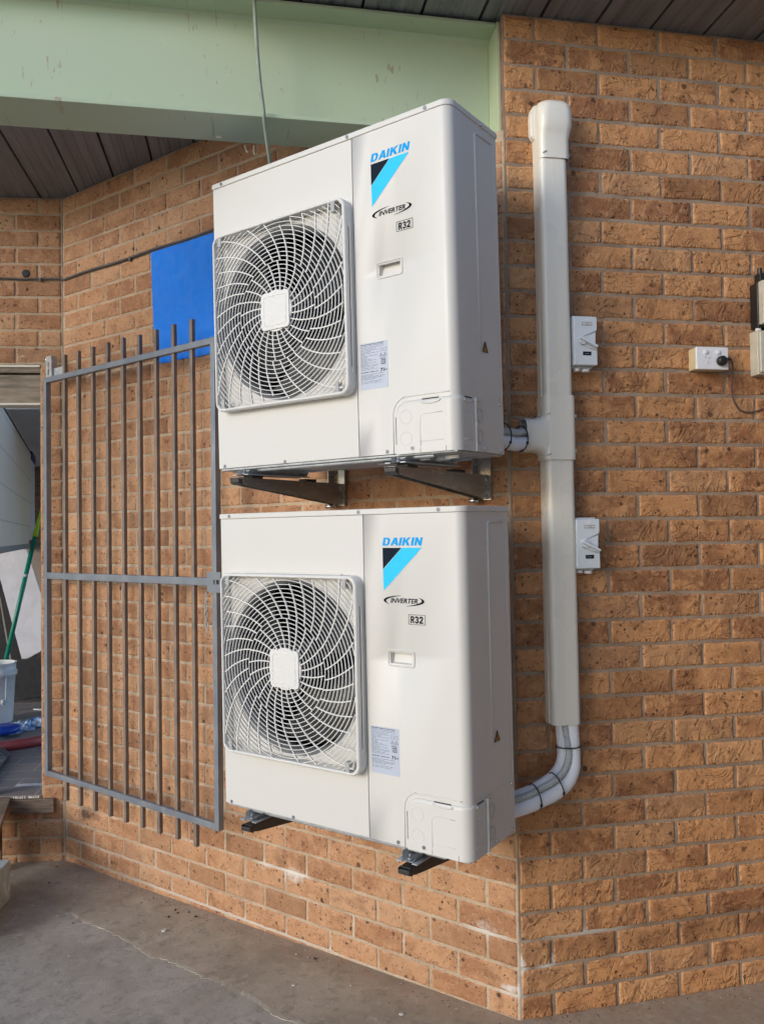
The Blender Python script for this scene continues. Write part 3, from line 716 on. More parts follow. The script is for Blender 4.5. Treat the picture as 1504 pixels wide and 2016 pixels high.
    # finger grips: scooped lips with a dark slot above
    for s0_, s1_ in ((sx(.838), sx(.893)), (Ls - .050, Ls - .012)):
        q = [cp(s0_ + (s1_ - s0_) * k / 8, .1535, .0032) for k in range(9)]
        mb = MB(); mb.tube(q, .0016, 6); mb.build('gap', M['dark'], vc_)
    for b_ in ((.7445, .7465, -.0031, -.001, .030, .110), (.8275, .8285, -.0032, -.001, .001, .016), (.9135, .9145, -.0032, -.001, .001, .016)):
        mb = MB(); mb.box(*b_); mb.build('gap', M['dark'], vc_)
    for s0_, s1_ in ((sx(.832), sx(.899)), (Ls - .056, Ls - .008)):
        q = [cp(s0_ + (s1_ - s0_) * k / 8, .1505 - .010 * math.sin(PI * (k + .5) / 9) ** .5, .0030) for k in range(9)]
        mb = MB(); mb.tube(q, .0028, 8); mb.build('grip_lip', M['ivory'], vc_)
    # base pan seen from below
    mb = MB(); mb.box(.006, UW - .006, .006, UD - .004, -.004, .004)
    for x0, x1 in ((.03, .10), (.28, .62), (.70, .74)): mb.box(x0, x1, .03, .25, -.010, -.0045)
    mb.tube([(.10, .02, -.008), (.86, .02, -.008)], .006, 8); mb.tube([(.12, .235, -.006), (.86, .235, -.006)], .006, 8)
    mb.build('base_pan', M['galv'], t, bevel=.002)
    for c_, ax_, r_, h_ in (((.84, .10, -.016), (0, 0, 1), .022, .012), ((.78, .16, -.0145), (0, 0, 1), .016, .01), ((.60, .13, -.0145), (0, 0, 1), .016, .01), ((.875, .06, -.012), (1, .1, 0), .006, .04), ((.80, .04, -.012), (1, .1, 0), .006, .03)):
        mb = MB(); mb.cyl(c_, ax_, r_, h_, 20); mb.build('drain_fitting', M['ivory_plastic'], t)
    for fx in (.136, .760):
        mb = MB(); mb.add([(fx - .030, -.012, -.0045), (fx + .030, -.012, -.0045), (fx + .030, UD, -.0045), (fx - .030, UD, -.0045), (fx - .016, -.030, -.024), (fx + .016, -.030, -.024), (fx + .016, UD, -.024), (fx - .016, UD, -.024)],
               [(0, 4, 7, 3), (1, 2, 6, 5), (4, 5, 6, 7), (3, 7, 6, 2)])
        mb.box(fx - .036, fx - .0175, -.034, UD, -.026, -.023); mb.box(fx + .0175, fx + .036, -.034, UD, -.026, -.023)
        f_ = mb.build('foot', M['galv'], t)
        mb = MB(); mb.cyl((fx, -.015, -.024), (0, 0, 1), .008, .008, 6); mb.cyl((fx, -.015, -.016), (0, 0, 1), .004, .010, 8); mb.build('bolt', M['screw'], f_)
    # fan guard -------------------------------------------------------
    PR = .040
    outer_ = rrect(GX0, GX1, GZ0, GZ1, .032, 6); inner_ = rrect(GX0 + .009, GX1 - .009, GZ0 + .009, GZ1 - .009, .025, 6)
    mid_ = rrect(GX0 + .003, GX1 - .003, GZ0 + .003, GZ1 - .003, .030, 6)
    mb = MB(); n = len(outer_)
    rings = [[(x, -.0005, z) for x, z in outer_], [(x, -PR + .006, z) for x, z in outer_], [(x, -PR + .001, z) for x, z in mid_], [(x, -PR, z) for x, z in inner_], [(x, -PR + .010, z) for x, z in inner_], [(x, -.004, z) for x, z in rrect(GX0 + .0105, GX1 - .0105, GZ0 + .0105, GZ1 - .0105, .024, 6)]]
    vs = [p for g in rings for p in g]
    mb.add(vs, [(i * n + k, i * n + (k + 1) % n, (i + 1) * n + (k + 1) % n, (i + 1) * n + k) for i in range(len(rings) - 1) for k in range(n)], True)
    g = mb.build('fan_guard', M['ivory_plastic'], t)
    hx, hz = (GX1 - GX0) / 2 - .010, (GZ1 - GZ0) / 2 - .010
    yb, yf = -PR + .004, -PR + .0085
    def inside(x, z): return abs(x) < hx and abs(z) < hz
    mb = MB()
    nr = 26; R0 = .066; DR = .01345
    for i in range(1, nr):
        rr = R0 + DR * i; seg = 144; wdt = .00105
        prev = None
        for k in range(seg + 1):
            a = 2 * PI * k / seg; c, s_ = math.cos(a), math.sin(a)
            if inside(rr * c, rr * s_):
                cur = [(CX + (rr - wdt) * c, yb, CZ + (rr - wdt) * s_), (CX + (rr + wdt) * c, yb, CZ + (rr + wdt) * s_), (CX + (rr + wdt * .7) * c, yf, CZ + (rr + wdt * .7) * s_), (CX + (rr - wdt * .7) * c, yf, CZ + (rr - wdt * .7) * s_)]
                if prev: mb.add(prev + cur, [(0, 1, 5, 4), (1, 2, 6, 5), (2, 3, 7, 6), (3, 0, 4, 7)])
                prev = cur
            else: prev = None
    mb.build('guard_rings', M['ivory_plastic'], g, fix=False)
    mb = MB()
    def spoke(a0, r0, r1, w0, w1):
        pts = []; m = 14
        for k in range(m + 1):
            f_ = k / m; rr = r0 + (r1 - r0) * f_; a = a0 + .52 * (rr - R0) / .232 - .0 * f_
            x, z = rr * math.cos(a), rr * math.sin(a)
            if not inside(x, z): break
            ta = a + math.atan2(.52 / .232 * rr, 1); wd = w0 + (w1 - w0) * f_
            nx_, nz_ = -math.sin(ta) * wd, math.cos(ta) * wd
            pts.append([(CX + x - nx_, yb - .0012, CZ + z - nz_), (CX + x + nx_, yb - .0012, CZ + z + nz_), (CX + x + nx_ * .8, yf, CZ + z + nz_ * .8), (CX + x - nx_ * .8, yf, CZ + z - nz_ * .8)])
        for p_, q_ in zip(pts[:-1], pts[1:]): mb.add(p_ + q_, [(0, 1, 5, 4), (1, 2, 6, 5), (2, 3, 7, 6), (3, 0, 4, 7)])
    RB = R0 + DR * 7
    for k in range(24): spoke(2 * PI * k / 24, R0 - .004, RB, .0019, .0019)
    for k in range(32): spoke(2 * PI * k / 32 + .05, RB, .42, .0019, .0016)
    mb.build('guard_spokes', M['ivory_plastic'], g, fix=False)
    mb = MB(); mb.prism(rrect(CX - .060, CX + .060, CZ - .060, CZ + .060, .013, 5), 'y', -PR - .004, -PR + .006)
    hc = mb.build('hub_cap', M['ivory_plastic'], g, bevel=.0015)
    mb = MB(); mb.cyl((CX, -PR, CZ), (0, 1, 0), .0665, .012, 48); mb.build('hub_disc', M['ivory_plastic'], g)
    mb = MB(); mb.tube([(x, -PR - .004, z) for x, z in rrect(CX - .047, CX + .047, CZ - .047, CZ + .047, .008, 3)], .0010, 6, closed=True); mb.build('hub_line', M['ivory_plastic'], hc)
    for qx, qz, dz_ in ((GX0 + .036, GZ1 - .010, -1), (GX1 - .046, GZ1 - .010, -1), (GX0 + .036, GZ0 + .010, 1), (GX1 - .046, GZ0 + .010, 1)):
        mb = MB(); mb.prism([(qx - .007, qz + .030 * dz_), (qx + .007, qz + .030 * dz_), (qx + .007, qz + .003 * dz_), (qx + .010, qz + .003 * dz_), (qx + .010, qz - .003 * dz_), (qx - .016, qz - .003 * dz_), (qx - .016, qz + .003 * dz_), (qx - .007, qz + .003 * dz_)], 'y', -PR + .0012, -.020)
        mb.build('clip', M['clip'], g)
    mb = MB()
    for y_ in (-.013, -.022):
        mb.box(GX1 - .0008, GX1 + .0004, y_ - .0012, y_ + .0012, .275, .700); 
    mb.box(.12, .56, -.012, -.009, GZ1 - .0008, GZ1 + .0004); mb.box(.12, .56, -.012, -.009, GZ0 - .0004, GZ0 + .0008)
    mb.build('guard_slots', M['dark'], g)
    mb = MB(); mb.box(GX1 + .0002, GX1 + .003, -.020, -.0145, .26, .72); mb.box(GX0 + .08, GX1 - .08, -.008, -.0045, GZ1 + .0002, GZ1 + .003); mb.box(GX0 + .08, GX1 - .12, -.008, -.0045, GZ0 - .003, GZ0 - .0002); mb.build('guard_rib', M['ivory_plastic'], g)
    # markings --------------------------------------------------------
    block_text('DAIKIN', .676, .8185, .8795, .9030, -.0008, M['blue_txt'], 'brand_lettering', t, shear=.20)
    mb = MB(); mb.add([(.677, -.0008, .873), (.744, -.0008, .873), (.677, -.0008, .8105)], [(0, 1, 2)]); mb.build('logo_triangle', M['navy'], t)
    mb = MB(); mb.add([(.746, -.0008, .873), (.814, -.0008, .873), (.678, -.0008, .746), (.677, -.0008, .8085)], [(0, 1, 2, 3)]); mb.build('logo_chevron', M['cyan'], t)
    text_mesh('INVERTER', .701, .7965, .7115, .7255, -.0008, M['ink'], 'inverter_lettering', t, shear=.3, bold=.026)
    mb = MB()
    def cres(cx, cz, rx, rz, a0, a1, th):
        vs = []; m = 24
        for k in range(m + 1):
            a = a0 + (a1 - a0) * k / m; w_ = th * math.sin(PI * k / m) ** .8
            vs += [(cx + rx * math.cos(a), -.0008, cz + rz * math.sin(a)), (cx + (rx - w_) * math.cos(a), -.0008, cz + (rz - w_ * .42) * math.sin(a))]
        mb.add(vs, [(2 * i, 2 * i + 1, 2 * i + 3, 2 * i + 2) for i in range(m)])
    cres(.748, .7185, .071, .0155, math.radians(95), math.radians(225), .0105); cres(.748, .7185, .071, .0155, math.radians(-85), math.radians(45), .0105)
    mb.build('inverter_swoosh', M['ink'], t)
    block_text('R32', .7705, .8130, .6550, .6755, -.0008, M['ink'], 'refrigerant_lettering', t)
    mb = MB(); fx0, fx1, fz0, fz1, wd = .7635, .8205, .651, .680, .0011
    mb.box(fx0, fx1, -.0010, -.0004, fz0, fz0 + wd); mb.box(fx0, fx1, -.0010, -.0004, fz1 - wd, fz1); mb.box(fx0, fx0 + wd, -.0010, -.0004, fz0 + wd, fz1 - wd); mb.box(fx1 - wd, fx1, -.0010, -.0004, fz0 + wd, fz1 - wd)
    mb.build('refrigerant_box', M['ink'], t)
    # rating plate
    mb = MB(); mb.box(.6195, .7205, -.0007, .0002, .2035, .3425); lb = mb.build('rating_label', M['label'], t)
    mb = MB(); mg = MB(); x0 = .6225
    rows = [(.338, .93, 1), (.334, .93, 0), (.329, .90, 0), (.3245, .60, 0), (.320, .66, 0), (.3155, .45, 0), (.3115, .68, 0), (.3075, .15, 0), (.3035, .66, 0), (.300, .25, 0), (.2965, .25, 0), (.293, .40, 0), (.2895, .62, 0), (.286, .30, 0), (.2825, .62, 0), (.279, .28, 0), (.2755, .68, 0),
            (.272, .66, 0), (.2675, .5, 0), (.2635, .66, 0), (.255, .66, 1), (.2475, .90, 0), (.244, .50, 0), (.2405, .90, 0), (.237, .88, 0), (.2335, .55, 0), (.227, .80, 0), (.2225, .75, 0)]
    for z, wf_, dk_ in rows:
        x = x0
        while x < x0 + .094 * wf_ - .004:
            L_ = random.uniform(.006, .020); L_ = min(L_, x0 + .094 * wf_ - x)
            (mb if dk_ else mg).box(x, x + L_, -.0012, -.0009, z - (.0011 if dk_ else .0007), z + (.0011 if dk_ else .0007)); x += L_ + random.uniform(.0015, .004)
    for ox, oz in ((.692, .3115), (.7055, .3115)):
        for q in (0, 1): mg.box(ox, ox + .0105, -.0012, -.0009, oz + q * .009, oz + q * .009 + .0009)
        for q in (0, 1): mg.box(ox + q * .0096, ox + q * .0096 + .0009, -.0012, -.0009, oz + .001, oz + .0089)
    for ox, oz in ((.697, .297), (.711, .297)):
        for a, b in (((-.006, 0), (.006, 0)), ((.006, 0), (0, .010)), ((0, .010), (-.006, 0))): mg.tube([(ox + a[0], -.0010, oz + a[1]), (ox + b[0], -.0010, oz + b[1])], .0006, 4)
        mg.box(ox - .0007, ox + .0007, -.0012, -.0009, oz + .002, oz + .006)
    mb.box(.693, .714, -.0012, -.0009, .2885, .2905); mg.box(.697, .712, -.0012, -.0009, .2925, .2935)
    mb.build('print', M['ink_grey'], lb); mg.build('fine_print', M['ink_mid'], lb)
    mb = MB(); mb.box(.6965, .7125, -.0012, -.0009, .2725, .2865); mb.build('refrigerant_print', M['ink_grey'], lb)
    block_text('R32', .6985, .7105, .2750, .2840, -.0014, M['label'], 'refrigerant_mark', lb)
    text_mesh('71', .6935, .7075, .2515, .2620, -.0012, M['ink'], 'sound_number', lb, bold=.03)
    mb = MB(); mb.box(.7090, .7175, -.0012, -.0009, .2545, .2575); mb.build('unit_print', M['ink_grey'], lb)
    # warning triangle on the side
    mb = MB(); mb.prism([(.158, .300), (.189, .300), (.1735, .330)], 'x', UW - .0005, UW + .0006); wl_ = mb.build('warning_sticker', M['warn'], t)
    mb = MB()
    for a, b in (((.158, .300), (.189, .300)), ((.189, .300), (.1735, .330)), ((.1735, .330), (.158, .300))): mb.tube([(UW + .0008, a[0], a[1]), (UW + .0008, b[0], b[1])], .0011, 4)
    mb.prism([(.171, .302), (.177, .313), (.174, .313), (.178, .326), (.1715, .312), (.175, .312)], 'x', UW + .0007, UW + .0011); mb.build('warning_symbol', M['ink'], wl_)
    # screws
    for x, z, y in ((.044, .981, -.0045), (.592, .981, -.0045), (.873, .981, -.0045), (.028, .012, -.0015), (.305, .010, -.0015), (.710, .012, -.0015), (.800, .016, -.0045)):
        mb = MB(); mb.cyl((x, y - .0002, z), (0, 1, 0), .0058, .003, 16); mb.box(x - .0033, x + .0033, y - .0010, y + .0001, z - .0007, z + .0007); mb.box(x - .0007, x + .0007, y - .0011, y + .0001, z - .0033, z + .0033); mb.build('screw', M['screw'], t)
    for y, z in ((.127, .151), (.259, .153), (.154, .013), (.258, .014), (.181, .978)):
        mb = MB(); xx = UW + (.0035 if z > .9 else -.001)
        mb.tube([(xx, y, z), (xx + .002, y, z), (xx + .0042, y, z), (xx + .0052, y, z)], [.0062, .0062, .0042, .0012], 14); mb.build('side_screw', M['screw_b'], t)
    return t
U1 = make_unit()
def place_unit(u, corner, r):
    m = Matrix.Translation(corner) @ Matrix.Rotation(r[2], 4, 'Z') @ Matrix.Rotation(r[0], 4, 'X') @ Matrix.Rotation(r[1], 4, 'Y')
    u.matrix_world = m @ Matrix.Translation((-UW, 0, 0))
    l, q, s_ = u.matrix_world.decompose(); u.location = l; u.rotation_euler = q.to_euler()
U2 = copy_tree(U1)
place_unit(U1, (.0918, -.4975, 1.8270), (.0152, -.0030, -.0025))
place_unit(U2, (.0973, -.4766, .6824), (.0130, .0003, .0080))
U2['label'] = 'lower ivory air conditioner outdoor unit, nearer the floor, below the other unit'

# ------------------------------------------------------------------ wall brackets
def make_bracket(lab):
    t = thing('wall_bracket', lab, 'bracket', group='steel brackets under the outdoor units')
    # local: origin where the arm top meets the wall, y negative = out from the wall
    mb = MB(); L = .56
    side = [(-L, -.004), (-L + .01, -.020), (-L + .04, -.028), (-.012, -.084), (-.012, -.002), (-L + .01, -.002)]
    for x0, x1 in ((-.019, -.0165), (.0165, .019)): mb.prism(side, 'x', x0, x1)
    mb.box(-.0164, .0164, -L + .012, -.012, -.0045, -.002)
    mb.build('arm', M['steel_dk'], t, bevel=.0008)
    mb = MB(); mb.prism([(-L + .002, -.007), (-L + .003, -.020), (-L + .022, -.028), (-L + .022, -.007)], 'x', -.0200, .0200); mb.build('end_cap', M['steel_bk'], t, bevel=.002)
    mb = MB(); mb.add([(-.026, -.014, -.086), (.034, -.014, -.086), (.034, -.014, .30), (-.026, -.014, .30), (-.026, -.002, -.086), (.034, -.002, -.086), (.034, -.002, .30), (-.026, -.002, .30)], [(0, 1, 2, 3), (0, 4, 5, 1), (1, 5, 6, 2), (3, 2, 6, 7), (0, 3, 7, 4)])
    mb.box(-.022, -.0195, -.045, -.0142, -.085, .20)
    mb.build('wall_plate', M['steel_dk'], t)
    for c_, ax_, r_, h_, n_ in (((-.005, -.030, -.088), (-1, -.3, 0), .008, .035, 12), ((.018, -.0145, -.020), (0, -1, 0), .007, .007, 6), ((.018, -.0145, -.062), (0, -1, 0), .006, .006, 6)):
        mb = MB(); mb.cyl(c_, ax_, r_, h_, n_); mb.build('bolt', M['screw_b'], t)
    for y0 in (-.495, -.215):
        mb = MB(); mb.box(-.020, .020, y0, y0 + .055, -.0018, .0075); mb.build('rubber_pad', M['rubber'], t, bevel=.002)
    return t
b0 = make_bracket('left steel bracket arm under the upper outdoor unit'); b0.location = (-.722, -.001, 1.792)
for (x, z, lab) in ((-.098, 1.792, 'right steel bracket arm under the upper outdoor unit, near the wall corner'), (-.717, .648, 'left black bracket tip poking out under the lower outdoor unit'), (-.093, .648, 'right black bracket tip poking out under the lower outdoor unit')):
    b = copy_tree(b0); b.location = (x, -.001 if z > 1 else .030, z); b['label'] = lab
    if z < 1:
        for ch in b.children:
            if ch.name.startswith('arm'):
                ch.data = ch.data.copy(); ch.data.materials.clear(); ch.data.materials.append(M['steel_bk'])

# ------------------------------------------------------------------ cream duct on the right wall
RL = (0, 0, TH_R)
t = thing('pipe_duct', 'tall cream plastic pipe duct with capped top and side branch', 'duct', (0, 0, 0), RL)
def dprof(s0, s1, d, r):
    pts = [(s0, 0), (s0, -d + r)]
    pts += [(s0 + r - r * math.cos(a), -d + r - r * math.sin(a)) for a in np.linspace(0, PI / 2, 7)[1:]]
    pts += [(s1 - r + r * math.sin(a), -d + r - r * math.cos(a)) for a in np.linspace(0, PI / 2, 7)]
    pts += [(s1, 0)]; return pts
def duct_loft(secs, mb, cap_top=False):
    # secs: (z, s0, s1, d, r)
    rings = [[(x, y, z) for x, y in dprof(s0, s1, d, r)] for z, s0, s1, d, r in secs]
    n = len(rings[0]); vs = [p for g in rings for p in g]
    mb.add(vs, [(i * n + k, i * n + k + 1, (i + 1) * n + k + 1, (i + 1) * n + k) for i in range(len(rings) - 1) for k in range(n - 1)], True)
    if cap_top: mb.add(rings[-1], [tuple(range(n))])
def lean(z): return .0045 * (1.9 - z)
for z0, z1 in ((.9635, 1.845), (2.03, 2.86)):
    mb = MB(); duct_loft([(z, .106 + lean(z), .2025 + lean(z), .068, .019) for z in (z0, z1)], mb)
    duct_loft([(z, .1075 + lean(z), .201 + lean(z), .0665, .018) for z in (z0, z1)], mb)
    mb.box(.1035 + lean(z0), .1065 + lean(z0), -.030, 0, z0, z1)
    mb.box(.1455 + lean(z0), .1463 + lean(z0), -.0689, -.0678, z0 + .001, z1 - .001)
    o = mb.build('duct_cover', M['duct'], t)
mb = MB()   # cap
secs = [(2.835, .1015, .2065, .073, .022), (2.905, .101, .207, .0735, .022), (2.925, .099, .2115, .080, .026), (2.945, .097, .216, .087, .03), (2.99, .097, .217, .088, .032), (3.012, .099, .215, .085, .034), (3.026, .105, .209, .075, .036), (3.033, .117, .197, .058, .028), (3.035, .13, .184, .035, .015)]
duct_loft(secs, mb, True)
c_ = mb.build('wall_cap', M['duct'], t)
mb = MB(); mb.prism([(.086 + .0 * 0, 2.93), (.092, 2.918), (.110, 2.905), (.110, 3.032), (.098, 3.028), (.088, 3.012), (.085, 2.99)], 'y', -.030, 0); mb.build('flange', M['duct'], c_, bevel=.006, seg=4)
mb = MB(); mb.tube(spline([(.1085, -.0725, 2.848), (.115, -.0745, 2.853), (.121, -.0748, 2.855)], 4), .0016, 6); mb.box(.2035, .2075, -.062, -.052, 2.845, 2.853); mb.build('clip_slot', M['iso_dk'], c_)
# tee: body, branch
mb = MB()
duct_loft([(1.832, .1010, .2085, .0735, .021), (1.842, .1005, .209, .074, .021), (1.87, .1005, .2085, .074, .021), (1.95, .1005, .2085, .074, .021), (2.035, .1005, .2085, .074, .021), (2.045, .1010, .2080, .0735, .021)], mb)
# branch tube with rounded section, open end
ringsB = []
for s_, zc, hz_, d_ in ((.038, 1.916, .056, .070), (.041, 1.916, .058, .072), (.0435, 1.916, .056, .070), (.075, 1.916, .056, .070), (.092, 1.916, .060, .071), (.101, 1.916, .070, .072), (.108, 1.916, .085, .0725), (.116, 1.916, .100, .0728)):
    pts = []
    for k in range(25):
        a = PI * k / 24; pts.append((s_, -d_ * abs(math.sin(a)) ** .55, zc + hz_ * (1 if math.cos(a) > 0 else -1) * abs(math.cos(a)) ** .55))
    ringsB.append(pts)
n = 25; vs = [p for g_ in ringsB for p in g_]; mb.add(vs, [(i * n + k, i * n + k + 1, (i + 1) * n + k + 1, (i + 1) * n + k) for i in range(len(ringsB) - 1) for k in range(n - 1)], True)
te = mb.build('tee_piece', M['duct'], t)
mb = MB()   # inner lining of the branch and its rim
pin = [[(s_, -.066 * abs(math.sin(PI * k / 24)) ** .55, 1.916 + .052 * (1 if math.cos(PI * k / 24) > 0 else -1) * abs(math.cos(PI * k / 24)) ** .55) for k in range(25)] for s_ in (.038, .10)]
rim = [ringsB[0], pin[0]]
mb.add([p for g_ in pin for p in g_], [(k, k + 1, 26 + k, 25 + k) for k in range(24)], True)
mb.add([p for g_ in rim for p in g_], [(k, k + 1, 26 + k, 25 + k) for k in range(24)])
mb.box(.038, .10, -.003, 0, 1.865, 1.967)
mb.build('branch_lining', M['conduit'], te)
mb = MB()
for zc in (1.982, 1.848): mb.tube(spline([(.1035, -.060, zc - .004), (.110, -.0725, zc), (.117, -.0752, zc + .003)], 4), .0014, 6)
for zc in (1.978, 1.862): mb.box(.206, .2100, -.066, -.052, zc - .005, zc + .005)
mb.build('clip_slot', M['iso_dk'], te)

# ------------------------------------------------------------------ insulated pipes
def corr(path, r, mat, parent, name):
    pts = spline(path, 24); L = [0]
    for a, b in zip(pts[:-1], pts[1:]): L.append(L[-1] + (b - a).length)
    n = int(L[-1] / .00105); out = []; rr = []
    for i in range(n + 1):
        d = L[-1] * i / n; k = max(0, min(len(L) - 2, int(np.searchsorted(L, d)) - 1)); f_ = (d - L[k]) / max(1e-9, L[k + 1] - L[k])
        out.append(pts[k].lerp(pts[k + 1], f_)); rr.append(r * (1 + .11 * math.sin(2 * PI * d / .0075)))
    mb = MB(); mb.tube(out, rr, 14); return mb.build(name, mat, parent)
def ring_tie(c, tdir, rx, ry, up, parent, knob=1):
    tdir = Vector(tdir).normalized(); up = Vector(up); up = (up - tdir * up.dot(tdir)).normalized(); sd = tdir.cross(up)
    c = Vector(c); mb = MB(); mb.tube([c + up * math.cos(a) * rx + sd * math.sin(a) * ry for a in np.linspace(0, 2 * PI, 40)[:-1]], .0022, 6, closed=True)
    k = c + sd * ry * knob * .86 - up * rx * .5
    mb.cyl(k - Vector((0, 0, .004)), (0, 0, 1), .0045, .008, 8)
    return mb.build('cable_tie', M['tie'], parent)
# lower run
t = thing('pipe_bundle', 'white wrapped pipes and grey conduit curving from the duct bottom to the lower unit', 'pipes', (0, 0, 0), RL, 'wrapped pipe runs to the outdoor units')
low_a = [(.180, -.038, 1.05), (.181, -.038, .96), (.183, -.040, .90), (.183, -.044, .855), (.176, -.052, .815), (.152, -.064, .780), (.110, -.077, .755), (.055, -.088, .738), (.0, -.100, .726), (-.07, -.110, .715)]
mb = MB(); mb.tube(spline(low_a, 8), .0245, 20); mb.build('pipe', M['foam'], t, label='nearer thick white pipe')
low_b = [(.148, -.030, 1.05), (.150, -.028, .96), (.153, -.030, .90), (.152, -.034, .860), (.140, -.040, .825), (.112, -.050, .798), (.075, -.060, .780), (.03, -.070, .764), (-.03, -.080, .750), (-.08, -.090, .740)]
mb = MB(); mb.tube(spline(low_b, 8), .019, 18); mb.build('pipe', M['foam'], t, label='thinner white pipe behind')
low_c = [(.150, -.052, 1.05), (.154, -.052, .96), (.161, -.056, .90), (.161, -.064, .868), (.150, -.070, .835), (.124, -.080, .808), (.085, -.090, .788), (.045, -.099, .775), (-.005, -.110, .760), (-.07, -.120, .750)]
corr(low_c, .0100, M['conduit'], t, 'corrugated_conduit')
ring_tie((.168, -.046, .890), (0, 0, 1), .030, .040, (0, -1, 0), t); ring_tie((.112, -.074, .776), (-.9, -.2, -.35), .043, .034, (0, 0, 1), t, -1); ring_tie((.032, -.090, .749), (-.95, -.2, -.2), .042, .034, (0, 0, 1), t, -1)
# upper run
t = thing('pipe_bundle', 'short white wrapped pipes and grey conduit from the upper unit into the duct branch', 'pipes', (0, 0, 0), RL, 'wrapped pipe runs to the outdoor units')
mb = MB(); mb.tube(spline([(.13, -.034, 1.895), (.08, -.036, 1.892), (.04, -.042, 1.888), (.0, -.055, 1.884), (-.04, -.075, 1.888), (-.11, -.10, 1.895)], 8), .0235, 20); mb.build('pipe', M['foam'], t, label='nearer white pipe')
mb = MB(); mb.tube(spline([(.13, -.024, 1.930), (.06, -.020, 1.912), (.0, -.035, 1.908), (-.05, -.055, 1.91), (-.11, -.08, 1.915)], 8), .017, 18); mb.build('pipe', M['foam'], t, label='white pipe behind')
corr([(.13, -.045, 1.955), (.085, -.048, 1.943), (.045, -.056, 1.928), (.005, -.070, 1.921), (-.04, -.092, 1.922), (-.11, -.12, 1.925)], .0100, M['conduit'], t, 'corrugated_conduit')
ring_tie((.018, -.058, 1.902), (-.9, -.4, .0), .041, .034, (-.25, 0, 1), t, -1); ring_tie((-.048, -.086, 1.904), (-.9, -.35, .0), .042, .036, (0, 0, 1), t, -1)

# ------------------------------------------------------------------ isolator switches
def make_iso():
    t = thing('isolator_switch', 'pale grey isolator switch beside the duct, level with the power outlet', 'isolator switch', (0, 0, 0), RL, 'isolator switches beside the duct')
    # local origin: lower left of the base; x 0..0.080, z 0..0.163
    mb = MB(); W_, H_, D_ = .082, .163, .068
    poly = [(0, 0), (W_, 0), (W_, .056), (W_ - .006, .064), (W_ - .004, .115), (W_, .120), (W_, H_), (0, H_)]
    mb.prism(poly, 'y', -D_, -.012); body = mb.build('housing', M['iso'], t, bevel=.003)
    mb = MB(); mb.box(.002, W_ - .008, -.0118, 0, -.002, H_ + .002); mb.box(.002, W_ - .010, -.040, -.0119, -.006, -.0006); mb.box(.004, W_ - .008, -.050, -.0119, H_ + .0006, H_ + .005); mb.build('base', M['iso'], t, bevel=.0015)
    # triangular recess (drawn by its rims) and the rotary lever
    mb = MB()
    mb.tube([(W_ - .003, -D_ - .0002, .116), (.034, -D_ - .0002, .098), (.018, -D_ - .0002, .092), (.010, -D_ - .0002, .080), (.020, -D_ - .0002, .066), (.036, -D_ - .0002, .062), (W_ - .003, -D_ - .0002, .050)], .0016, 6)
    mb.build('rim', M['iso'], body)
    mb = MB(); mb.add([(W_ - .0055, -D_ - .0004, .1125), (.030, -D_ - .0004, .0965), (.030, -D_ - .0004, .0935), (W_ - .0055, -D_ - .0004, .1095)], [(0, 1, 2, 3)])
    mb.add([(.035, -D_ - .0004, .090), (W_ - .006, -D_ - .0004, .0655), (W_ - .006, -D_ - .0004, .0625), (.035, -D_ - .0004, .086)], [(0, 1, 2, 3)])
    mb.add([(.016, -D_ - .0004, .078), (.021, -D_ - .0004, .070), (.030, -D_ - .0004, .064), (.032, -D_ - .0004, .067), (.023, -D_ - .0004, .074), (.018, -D_ - .0004, .082)], [(0, 1, 2, 3, 4, 5)])
    mb.build('recess_line', M['iso_dk'], body)
    mb = MB(); mb.cyl((.030, -D_ + .001, .082), (0, -1, 0), .014, .008, 20)
    a = math.radians(-27); c, s_ = math.cos(a), math.sin(a)
    q = [(-.016, -.0045), (.050, -.0035), (.052, 0), (.050, .0035), (-.016, .0045)]
    mb.prism([(.030 + x * c - z * s_, .082 + x * s_ + z * c) for x, z in q], 'y', -D_ - .020, -D_ - .0005); mb.build('lever', M['iso'], t, bevel=.0012)
    mb = MB(); mb.box(.027, .064, -D_ - .0008, -D_ + .0005, .132, .1435); mb.build('upper_label', M['clip'], t)
    mb = MB()
    for k, (x0_, x1_) in enumerate(((.030, .041), (.043, .0445), (.048, .0495), (.053, .062))): mb.box(x0_, x1_, -D_ - .0012, -D_ - .0009, .136, .1395)
    mb.build('upper_print', M['white_p'], t)
    mb = MB(); mb.box(.030, .0595, -D_ - .0008, -D_ + .0005, .0325, .0450); mb.build('lower_label', M['navy'], t)
    mb = MB(); mb.box(.036, .052, -D_ - .0012, -D_ - .0009, .0375, .0392); mb.build('lower_print', M['ink_mid'], t)
    for z in (.151, .0195):
        mb = MB(); mb.cyl((.045, -D_ - .0012, z), (0, 1, 0), .0052, .003, 16); mb.box(.0415, .0485, -D_ - .0018, -D_ - .001, z - .0005, z + .0005); mb.build('screw', M['white_p'], t)
    for c_, r_ in (((.022, -.034, -.016), .012), ((.052, -.036, -.018), .014)):
        mb = MB(); mb.cyl(c_, (0, 0, 1), r_, .010, 18); mb.build('gland', M['white_p'], t)
    return t
i1 = make_iso(); i1.location = wall_pt('R', .2075, 0, 2.147)
i2 = copy_tree(i1); i2.location = wall_pt('R', .2015, 0, 1.4725)
i2['label'] = 'pale grey isolator switch beside the duct, lower of the two'

